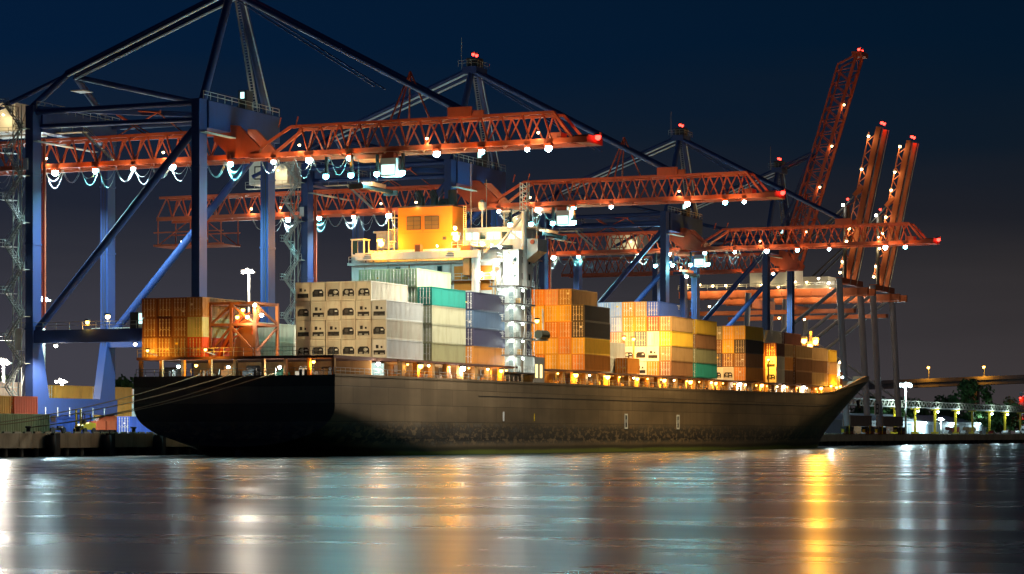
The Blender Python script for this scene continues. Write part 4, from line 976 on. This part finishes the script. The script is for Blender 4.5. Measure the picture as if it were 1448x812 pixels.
c2 = crane(129.4, 'second blue gantry crane, its red boom reaching over the ship above the bridge', lamps_v=(76.1, 69.2, 61.7, 54.1, 40.5, 30.9, 22.9, 15.7, 8.2, -6.7, -14, -17.6), trolley=22, rear=106)
c3 = crane(247.0, 'third blue gantry crane, red boom lowered over the forward containers', lamps_v=(68.4, 62, 46.7, 39.3, 30.4, 23.1, 15.4, 8.1, .6, -12.5, -17.1), trolley=36, rear=100, power=9000)
c4 = crane(324.0, 'fourth gantry crane with its red lattice boom raised steeply', boom_up=True, up_tip=(15.4, 101), lamps_v=(62, 46, 38), detail=False, rear=98)
# hanging maintenance platform under the rear end of the second crane's girder
hp = bpy.data.objects.new('maintenance_platform', None); hp.location = (129.4, 98, 40); link(hp, c2)
for u in (126, 132.8):
    for v in (91, 98, 105.5): otube('platform_hanger', CRED, (u, v, 41), (u, v, 46), .24, hp)
    for z in (41.1, 43.6): obeam('platform_edge', CRED, (u, 90.5, z), (u, 106.5, z), .22, .22, hp)
    obeam('platform_brace', CRED, (u, 91, 41), (u, 98, 46), .16, .16, hp); obeam('platform_brace', CRED, (u, 105.5, 41), (u, 98, 46), .16, .16, hp)
obox('platform_floor', CRED, (125.9, 90.5, 40.8), (132.9, 106.5, 41.0), hp)
lamp(c2, (126, 100, 41.6), 'neutral', 60, .25); lamp(c2, (125.8, 96.2, 48), 'warm', 150, .25); lamp(c2, (125.8, 84, 47.6), 'warm', 150, .25)

# two tubular-legged orange cranes with raised booms beyond the bow
def far_crane(uc, tip, label, sp=11.0):
    cr = thing('gantry_crane', (uc, (VW + VL) / 2, QZ), label, 'crane', 'ship-to-shore cranes along the quay')
    for u in (uc - sp, uc + sp):
        otube('leg', CGREY, (u, 35.2, 5.6), (u, 37.6, 47.5), 1.9, cr); otube('leg', CGREY, (u, 66.5, 5.6), (u, 64.5, 44), 1.7, cr)
        otube('diagonal_brace', CGREY, (u, 65.5, 24), (u, 37.6, 45), 1.1, cr); otube('diagonal_brace', CGREY, (u, 36, 14), (u, 65.2, 34), .7, cr)
        for v in (35.2, 66.5):
            bg = obox('bogie', DARKST, (u - 4, v - .8, QZ + .7), (u + 4, v + .8, QZ + 2.2), cr)
            for d in (-3, -1, 1, 3): otube('wheel', RUSTY, (u + d, v - 1.0, QZ + .5), (u + d, v - .4, QZ + .5), .95, bg)
            obox('buffer_stop', YELLOW, (u - 4.5, v - .35, QZ + .5), (u - 4.05, v + .35, QZ + 1.5), cr); otube('anchor_pin', YELLOW, (u - 2, v - 1.2, QZ + .1), (u - 2, v - 1.2, QZ + 2.6), .3, cr)
    for v in (35.2, 66.5): obox('sill_beam', paint('taupe_sill', (.22, .17, .14), .6), (uc - sp - .5, v - 1.1, 5.5), (uc + sp + .5, v + 1.1, 8.6), cr)
    for s in (-1, 1):
        gd = obox('main_girder', CORANGE, (uc + s * 4 - .6, 31, 43.2), (uc + s * 4 + .6, 88, 45.2), cr)
        for q in range(12): obox('girder_stiffener', CORANGE, (uc + s * 4 - .75, 34 + q * 4.5, 43.1), (uc + s * 4 + .75, 34.25 + q * 4.5, 45.3), gd)
    obox('portal_girder', CORANGE, (uc - sp, 36.6, 46.2), (uc + sp, 38.6, 47.8), cr); obox('portal_girder', CORANGE, (uc - sp, 63.4, 39.8), (uc + sp, 65.6, 42.4), cr)
    obox('lower_girder', CORANGE, (uc - 1.2, 36, 38.2), (uc + 1.2, 86, 39.4), cr)
    hs = obox('machinery_house', WHITEH, (uc - 5, 53, 46.2), (uc + 5, 66, 51), cr)
    railing('girder_railing', GALV, [(uc - 5.2, 88, 45.7), (uc - 5.2, 40, 45.7)], cr, 1.2, 3, .1)
    tv, tz = tip; base = Vector((uc, 37.6, 46.5)); d = Vector((0, tv, tz)) - Vector((0, 37.6, 46.5)); Lb = d.length; d.normalize(); nn = Vector((0, d.z, -d.y))
    Pu = lambda s, x, z: tuple(base + d * s + nn * z + Vector((x, 0, 0)))
    for s in (-1, 1):
        obeam('boom_box_girder', CORANGE, Pu(0, s * 3.4, 0), Pu(Lb, s * 3.4, 0), .7, 1.5, cr)
        obeam('boom_rail', GALV, Pu(0, s * 3.4, -1.2), Pu(Lb, s * 3.4, -1.2), .3, .2, cr); obeam('boom_top_rail', CORANGE, Pu(4, s * 3.0, 2.6), Pu(Lb - 2, s * 3.0, 2.6), .3, .3, cr)
    k = 3.0
    while k < Lb - 4:
        obeam('boom_cross_tie', CORANGE, Pu(k, -3.4, .6), Pu(k, 3.4, .6), .4, .4, cr)
        for s in (-1, 1): obeam('boom_lacing', CORANGE, Pu(k, s * 3.4, .7), Pu(k + 2, s * 3.0, 2.6), .22, .22, cr); obeam('boom_lacing', CORANGE, Pu(k + 4, s * 3.4, .7), Pu(k + 2, s * 3.0, 2.6), .22, .22, cr)
        k += 4
    obeam('stay_bracket', CORANGE, Pu(Lb * .62, -3.4, 1.2), Pu(Lb * .55, -3.4, 3.0), .7, 1.2, cr)
    for s in (-1, 1):
        otube('mast_leg', DARKST, (uc + s * 5, 37.6, 48), (uc + s * 1.5, 38.5, 69), 1.1, cr); otube('mast_stay', DARKST, (uc + s * 1.5, 38.5, 69), (uc + s * 4, 64, 46), .5, cr)
        otube('boom_stay', DARKST, (uc + s * 1.5, 38.5, 69), Pu(Lb * .56, s * 3.4, 2.8), .4, cr)
    lamp(cr, (uc - .5, 38, 71), 'red', 100, .4); lamp(cr, (uc - 4, 38.4, 69), 'neutral', 200, .45)
    for s in (-1.4, 1.4): lamp(cr, Pu(Lb + 1.4, s, 0), 'red', 130, .5)
    for s in ((.06, .13, .26, .34, .72, .93) if uc < 400 else (.08, .15, .27, .37, .48, .66, .78, .95)): lamp(cr, Pu(Lb * s, -4.2, 2.2), 'warm', 420, .42, (-.6, .5, -.2))
    for v, z in ((40, 46.6), (43, 48), (46.5, 47), (50, 47.2), (55, 45.8), (60, 46.5), (67, 47), (71, 46.6), (75, 46.6), (79, 47), (83, 47), (42, 41.6), (58, 38), (66, 38.6), (76, 40.6)):
        lamp(cr, (uc - 6.2, v + (uc % 3) * .8, z), 'warm' if v > 44 else 'neutral', 300, .38, (-.3, 0, -.8))
    return cr
far_crane(392.5, (28.0, 91), 'orange gantry crane on grey tubular legs, boom raised, nearer of the pair by the bow')
far_crane(428.5, (28.4, 91), 'orange gantry crane on grey tubular legs, boom raised, farther of the pair by the bow')

# ------------------------------------------------------------------ yard behind the stern (left)
def yard_stack(u, v, cols, word, L=12.19, along=True):
    """stack of containers lying along the quay"""
    for t, colour in enumerate(cols):
        tier = 'only one' if len(cols) == 1 else ('top one' if t == len(cols) - 1 else ORD[t] + ' tier')
        container(u + random.uniform(-.05, .05), v, QZ + .01 + TP * t, L, colour, '%s yard container, %s %s' % (WORDC(colour), tier, word), 'containers in the yard behind the stern')
yard_stack(-13.5, 45.5, ['pale_green'], 'beside the crane stair at the far left')
yard_stack(1, 58, ['red', 'orange'], 'at the far left edge beneath the floodlight', 6.06)
yard_stack(8, 58, ['white', 'red'], 'next to the stair tower foot', 6.06)
yard_stack(60, 86, ['blue', 'blue', 'orange'], 'behind the near crane leg')
yard_stack(73, 86, ['white', 'orange', 'orange'], 'behind the blue sill, in the middle')
yard_stack(40, 58, ['blue'], 'low between the crane bogies')
yard_stack(14, 75, ['grey', 'light_blue', 'white'], 'at the left edge behind the stair tower')
yard_stack(28, 79, ['white', 'blue', 'salmon'], 'left of the nearest crane leg')
for i, (u, v, c, w) in enumerate(((118, 128, ['salmon', 'brown', 'yellow'], 'behind the blue sill, leftmost'), (124, 122, ['blue', 'red', 'red'], 'under the small yard floodlight'), (137.5, 122, ['orange', 'maroon', 'salmon'], 'right of the yard floodlight'), (150, 124, ['salmon', 'brown'], 'behind the far landside crane leg'),
                                  (96, 92, ['white', 'white', 'salmon'], 'right of the far landside crane leg'), (109, 93, ['white', 'red', 'tan'], 'left of the ship stern, far row'), (52, 56, ['yellow'], 'on the quay below the mooring ropes'), (64.6, 56, ['olive'], 'on the quay beside the stern'), (78, 60, ['white'], 'on the quay half hidden by the stern'))):
    yard_stack(u, v, c, w)

def wheel_set(par, pts, r, w, m=RUBBER):
    for x, y in pts: otube('wheel', m, (x, y - w / 2, QZ + r), (x, y + w / 2, QZ + r), 2 * r, par)
def tractor(u, v, label, cm):
    t = thing('yard_tractor', (u, v, QZ), label, 'truck')
    obox('chassis', DARKST, (u, v - .45, QZ + .5), (u + 5.2, v + .45, QZ + .85), t)
    c = obox('cab', cm, (u + .2, v - 1.1, QZ + .85), (u + 2.0, v + .5, QZ + 2.9), t)
    obox('windscreen', WINLIT, (u + .155, v - .95, QZ + 1.8), (u + .195, v + .35, QZ + 2.7), c); obox('side_window', GLASSD, (u + .5, v - 1.145, QZ + 1.8), (u + 1.7, v - 1.105, QZ + 2.7), c)
    obox('engine_cover', cm, (u + .1, v + .52, QZ + .85), (u + 1.9, v + 1.2, QZ + 1.8), t); obox('fifth_wheel', DARKST, (u + 3.2, v - .6, QZ + .86), (u + 4.6, v + .6, QZ + 1.15), t)
    wheel_set(t, [(u + 1, v - .95), (u + 1, v + .95), (u + 4, v - .95), (u + 4, v + .95)], .5, .35)
    for d in (-.8, .9): b = ico('headlamp', BULB['neutral'], .12); b.location = (u + .1, v + d * .9, QZ + 1.0); link(b, t)
tractor(6.5, 52, 'small blue yard tractor parked between the crane bogies', PAL['blue'])
def forklift(u, v, label):
    t = thing('forklift', (u, v, QZ), label, 'forklift')
    b = MB().prism([(u + .6, QZ + .6), (u + 3.9, QZ + .6), (u + 4.0, QZ + 1.6), (u + 2.6, QZ + 1.7), (u + .6, QZ + 1.2)], 'y', v - .8, v + .8).build('body', YELLOW, t)
    for x in (u + 1.1, u + 2.6):
        for y in (v - .7, v + .7): obox('roof_post', DARKST, (x - .06, y - .06, QZ + 1.2), (x + .06, y + .06, QZ + 2.9), t)
    obox('overhead_guard', DARKST, (u + 1.0, v - .8, QZ + 2.9), (u + 2.7, v + .8, QZ + 3.02), t); obox('seat', DARKST, (u + 1.6, v - .3, QZ + 1.5), (u + 2.2, v + .3, QZ + 2.2), t)
    for y in (v - .4, v + .4):
        obox('mast', YELLOW, (u + .3, y - .09, QZ + .2), (u + .5, y + .09, QZ + 3.6), t); obox('fork', DARKST, (u - 1.0, y - .08, QZ + .25), (u + .3, y + .08, QZ + .34), t)
    wheel_set(t, [(u + .9, v - .85), (u + .9, v + .85), (u + 3.3, v - .8), (u + 3.3, v + .8)], .45, .3)
forklift(12.5, 50, 'yellow forklift standing by the red crane bogies')
def mast_light(u, v, z, k, power, label, r=.6, heads=3):
    t = thing('floodlight_mast', (u, v, QZ), label, 'floodlight', 'yard floodlight masts')
    MB().tube([(u, v, QZ), (u, v, z)], [.4, .2], 8).build('pole', GALV, t, True)
    h = obox('lamp_frame', GALV, (u - .3, v - 1.6, z), (u + .3, v + 1.6, z + .3), t)
    for i in range(heads): lamp(t, (u - .7, v + (i - (heads - 1) / 2) * 1.1, z + .2 + .25 * (i % 2)), k, 0, r * .5, housing=True)
    light(t, (u - 1.8, v - .6, z + .3), k, power, .6)
mast_light(170.8, 110, 38.3, 'neutral', 12000, 'tall floodlight mast with white lamps behind the stern stack', .75)
mast_light(36.6, 80, 14.6, 'neutral', 11000, 'floodlight mast at the left edge of the yard', .8)
mast_light(77.7, 100, 27.3, 'cool', 30000, 'floodlight mast behind the nearest landside crane leg', .6)
mast_light(158.6, 150, 14.5, 'neutral', 30000, 'short floodlight mast above the red yard containers', .6)
for v_, p_ in ((62.5, 16000), (48, 12000)): lamp(c1, (25.6, v_, 17.0), 'neutral', 0, .3); light(c1, (25.0, v_, 16.6), 'neutral', p_, .3, 150)  # floods added under the portal beam to brighten the yard
lamp(c1, (26.1, 57, 20.6), 'amber', 300, .35); lamp(c1, (26.1, 53.3, 21.4), 'warm', 60, .4)

# ------------------------------------------------------------------ beyond the bow (right)
mast_light(487.5, 45.5, 18.8, 'cool', 15000, 'very bright white floodlight mast right of the bow', 1.3, 4)
mast_light(760, 100, 9.5, 'cool', 26000, 'low white floodlight mast by the right end of the warehouse', 1.0, 2)
mast_light(700, 132, 13, 'cool', 30000, 'white floodlight mast among the trees behind the warehouse', .7, 2)
POST = [490.6, 517.4, 545.0, 575.4, 602.1, 630.2, 657.5, 686.3]
nth = ['first', 'second', 'third', 'fourth', 'fifth', 'sixth', 'seventh', 'eighth']
for i, u in enumerate(POST):
    t = thing('conveyor_column', (u, 50, QZ), '%s yellow column from the bow under the lattice conveyor' % nth[i], 'column', 'yellow columns beneath the conveyor')
    obox('shaft', YELLOW, (u - .35, 49.65, QZ), (u + .35, 50.35, 12.2), t); obox('footing', YELLOW, (u - 1.1, 48.9, QZ), (u + 1.1, 51.1, QZ + .9), t)
    obox('head_bracket', YELLOW, (u - .3, 48.6, 11.6), (u + .3, 51.4, 12.2), t)
    if i not in (4, 7): lamp(t, (u - .2, 48.9, 11.0), 'cool', 1500, .55 if i == 0 else .42, (-.8, -2.2, .4))
cv = thing('conveyor_gallery', (560, 50, 12.2), 'long pale lattice conveyor gallery carried on yellow columns', 'conveyor')
CONV = paint('conveyor_pale_steel', (.50, .46, .34), .6, .5)
c0, c9 = 395.0, 735.0
for y in (48.8, 51.2):
    for z in (12.3, 14.3): obeam('chord', CONV, (c0, y, z), (c9, y, z), .28, .28, cv)
    k = c0
    while k < c9 - 2:
        obeam('lattice_bar', CONV, (k, y, 12.3), (k + 2.4, y, 14.3), .18, .18, cv); obeam('lattice_bar', CONV, (k + 2.4, y, 14.3), (k + 4.8, y, 12.3), .18, .18, cv); k += 4.8
obox('gallery_floor', CONV, (c0, 48.9, 12.0), (c9, 51.1, 12.14), cv)
wh = thing('warehouse', (770, 125, QZ), 'long low pale blue warehouse behind the yellow columns', 'warehouse')
obox('wall', SIDING, (640, 110, QZ), (905, 140, 9.0), wh)
MB().prism([(109.2, 8.9), (140.8, 8.9), (125, 12.2)], 'x', 639, 906).build('roof', paint('white_roof_sheet', (.72, .74, .74), .5), wh)
for i in range(12):
    u = 690 + i * 17.5
    d = obox('loading_door', paint('loading_door_grey', (.22, .26, .28), .6), (u, 109.93, QZ), (u + 7, 109.98, QZ + 4.4), wh)
    obox('door_canopy', SIDING, (u - .5, 108.6, QZ + 4.6), (u + 7.5, 109.97, QZ + 4.75), wh)
    if i % 3 == 1: lamp(wh, (u + 8.5, 108.8, QZ + 5.2), 'cool', 4500, .5, (0, -.9, -.8))
# white sign plate with a black figure on the nearer far crane's sill
sg = thing('number_sign', (404, 33.9, 8), 'white square number sign on the sill of the nearer tubular crane', 'sign')
obox('plate', MARKW, (404.5, 33.3, 8.8), (409.5, 33.5, 12.6), sg)
for a, b, c, d in ((405.6, 9.2, 408.4, 9.6), (405.6, 10.5, 408.4, 10.9), (405.6, 11.8, 408.4, 12.2), (405.6, 9.6, 406.1, 11.8), (407.9, 9.6, 408.4, 11.8)): obox('figure_stroke', DARKST, (a, 33.24, b), (c, 33.29, d), sg)
# low containers and parked cars on the far quay
for i, (u, c, w) in enumerate(((474, 'brown', 'between the crane bogies and the first yellow column'), (500, 'maroon', 'right of the first yellow column'), (526, 'salmon', 'right of the second yellow column'), (640, 'tan', 'behind the parked cars'), (612, 'red', 'left of the sixth yellow column'))):
    container(u, 60, QZ + .01, 12.19, c, '%s container standing alone %s' % (c, w), 'containers on the far quay')
def car_mesh():
    b = MB(); b.prism([(0, .35), (4.4, .35), (4.45, .8), (3.6, .95), (2.9, 1.45), (1.3, 1.45), (.6, .95), (-.05, .85)], 'y', -.85, .85); return b
CARM = car_mesh().mesh('car_body')
def car(u, v, m, label):
    t = bpy.data.objects.new('parked_car', CARM); t.location = (u, v, QZ); COL.objects.link(t); slot(t, m); tag(t, label, 'car', 'cars parked on the far quay')
    g = MB().prism([(u + .75, QZ + .98), (u + 3.45, QZ + .98), (u + 2.85, QZ + 1.40), (u + 1.35, QZ + 1.40)], 'y', v - .87, v + .87).build('windows', GLASSD, t)
    for x in (.9, 3.5):
        for y in (-.8, .8): otube('wheel', RUBBER, (u + x, v + y - .1, QZ + .32), (u + x, v + y + .1, QZ + .32), .64, t)
CN = ('white', 'silver', 'dark', 'red')
for i in range(16):
    k = (0, 1, 0, 2, 0, 1, 3, 0)[i % 8]; u = 536 + i * 11.5 + (i % 3)
    near = nth[min(7, max(0, sum(1 for p in POST if p < u) - 1))]
    car(u, 44 + (i % 2) * 2.6, CARW[k], '%s car parked %s the %s yellow column, %s row' % (CN[k], 'just past' if i % 2 else 'shortly beyond', near, 'back' if i % 2 else 'front'))
for u, lab in ((668, 'white flatbed truck parked near the right edge'), (708, 'white box truck parked at the right border')):
    t = thing('parked_truck', (u, 45, QZ), lab, 'truck')
    obox('cargo_box', CARW[0], (u + 2.2, 43.9, QZ + .9), (u + 8, 46.1, QZ + 3.4), t); c = obox('cab', CARW[0], (u, 44, QZ + .5), (u + 2, 46, QZ + 2.6), t); obox('windscreen', GLASSD, (u - .04, 44.2, QZ + 1.5), (u - .005, 45.8, QZ + 2.4), c)
    for x in (1, 4.5, 6.8):
        for y in (44, 46): otube('wheel', RUBBER, (u + x, y - .15, QZ + .5), (u + x, y + .15, QZ + .5), 1.0, t)
# road bridge
bg = thing('road_bridge', (1000, 100, QZ), 'concrete road bridge crossing behind the trees at the far right', 'bridge')
def bz_(v): return 32.2 + (173.8 - v) * .03
vv = 320.0
while vv > 20:
    v2 = vv - 30
    obeam('deck_span', BRIDGEC, (1000, vv - .1, bz_(vv) - 1), (1000, v2 + .1, bz_(v2) - 1), 11, .9, bg)
    for du in (-4.4, 0, 4.4): obeam('girder', BRIDGEC, (1000 + du, vv - .2, bz_(vv) - 2.7), (1000 + du, v2 + .2, bz_(v2) - 2.7), .8, 2.4, bg)
    obeam('parapet', BRIDGEC, (994.7, vv, bz_(vv)), (994.7, v2, bz_(v2)), .3, 1.0, bg); vv = v2
for v in (139.5, 230, 60):
    for du in (-3.5, 3.5): otube('pier', BRIDGEC, (1000 + du, v, QZ), (1000 + du, v, bz_(v) - 3.9), 2.6, bg)
    obox('pier_cap', BRIDGEC, (994.5, v - 1.6, bz_(v) - 5.4), (1005.5, v + 1.6, bz_(v) - 3.95), bg)
for v, w in ((163.8, 'left'), (134.2, 'right')):
    t = thing('street_lamp', (996, v, bz_(v)), '%s amber street lamp on the road bridge' % w, 'street lamp', 'street lamps on the bridge')
    otube('post', GALV, (996, v, bz_(v) + .4), (996, v, 38.6), .35, t); lamp(t, (995.0, v, 38.8), 'amber', 1800, .8, (-3.2, 0, -2.4))
# red-lit tower at the right border
tw = thing('red_tower', (900, 95, QZ), 'red banded tower with red lamps at the right border', 'tower')
for i in range(8): obox('tower_band', (CRED, MARKW)[i % 2], (899, 92.5, QZ + i * 2.6), (902, 95.2, QZ + i * 2.6 + 2.59), tw)
for z in (11, 21): lamp(tw, (898.4, 94.6, z), 'red', 200, .6)

# ------------------------------------------------------------------ trees
def tree(u, v, h, r, label, seed):
    rnd = random.Random(seed); t = thing('tree', (u, v, QZ), label, 'tree', 'trees beyond the quay')
    b = MB(); b.tube([(u, v, QZ), (u + .2, v, QZ + h * .3), (u - .1, v + .2, QZ + h * .6)], [h * .03, h * .022, h * .01], 7)
    cl = []
    for i in range(26):
        a = rnd.uniform(0, 2 * PI); zz = rnd.uniform(.25, 1.0); rr = r * math.sqrt(max(.05, 1 - (zz - .5) ** 2 * 3.2)) * rnd.uniform(.25, .95)
        c = Vector((u + rr * math.cos(a), v + rr * math.sin(a), QZ + h * zz)); cl.append((c, r * rnd.uniform(.2, .38)))
        if i < 9: b.tube([(u, v, QZ + h * rnd.uniform(.25, .5)), tuple(c)], [h * .012, h * .004], 4)
    b.build('trunk', BARK, t)
    g = MB(); s = r * .07
    for c, cr_ in cl:
        for i in range(70):
            d = Vector((rnd.gauss(0, 1), rnd.gauss(0, 1), rnd.gauss(0, 1))).normalized(); p = c + d * cr_ * rnd.uniform(.5, 1.05)
            n = (d + Vector((rnd.gauss(0, .5), rnd.gauss(0, .5), rnd.gauss(0, .5)))).normalized(); a = n.orthogonal().normalized(); bb = n.cross(a); k = s * rnd.uniform(.7, 1.5)
            g.poly([p - a * k, p - bb * k * .7, p + a * k, p + bb * k * .7])
    g.build('crown', LEAF, t)
for i, (u, v, h, r, lab) in enumerate(((800, 192, 15, 9, 'dark tree behind the tubular crane legs'), (880, 165, 17, 11, 'round tree right of the bright floodlight'), (860, 138, 15, 11, 'low broad tree left of the bridge pier'), (880, 126, 17, 10, 'dark tree in front of the bridge pier'), (880, 112, 24, 12, 'tallest tree, lit green, right of the bridge pier'), (900, 100, 16, 9, 'small tree right of the tallest tree'), (780, 128, 11, 11, 'low bushy tree behind the conveyor, right half'), (760, 172, 13, 12, 'green bushy tree behind the far crane bogies'), (720, 152, 12, 12, 'green tree under the conveyor left of the floodlight'), (840, 150, 11, 12, 'low bush under the bridge lamp'), (860, 96, 12, 10, 'tree at the right border beneath the bridge'), (330, 240, 15, 9, 'dark distant tree left of the stern'), (320, 280, 16, 9, 'dark distant tree between the crane legs'))):
    tree(u, v, h, r, lab, i)
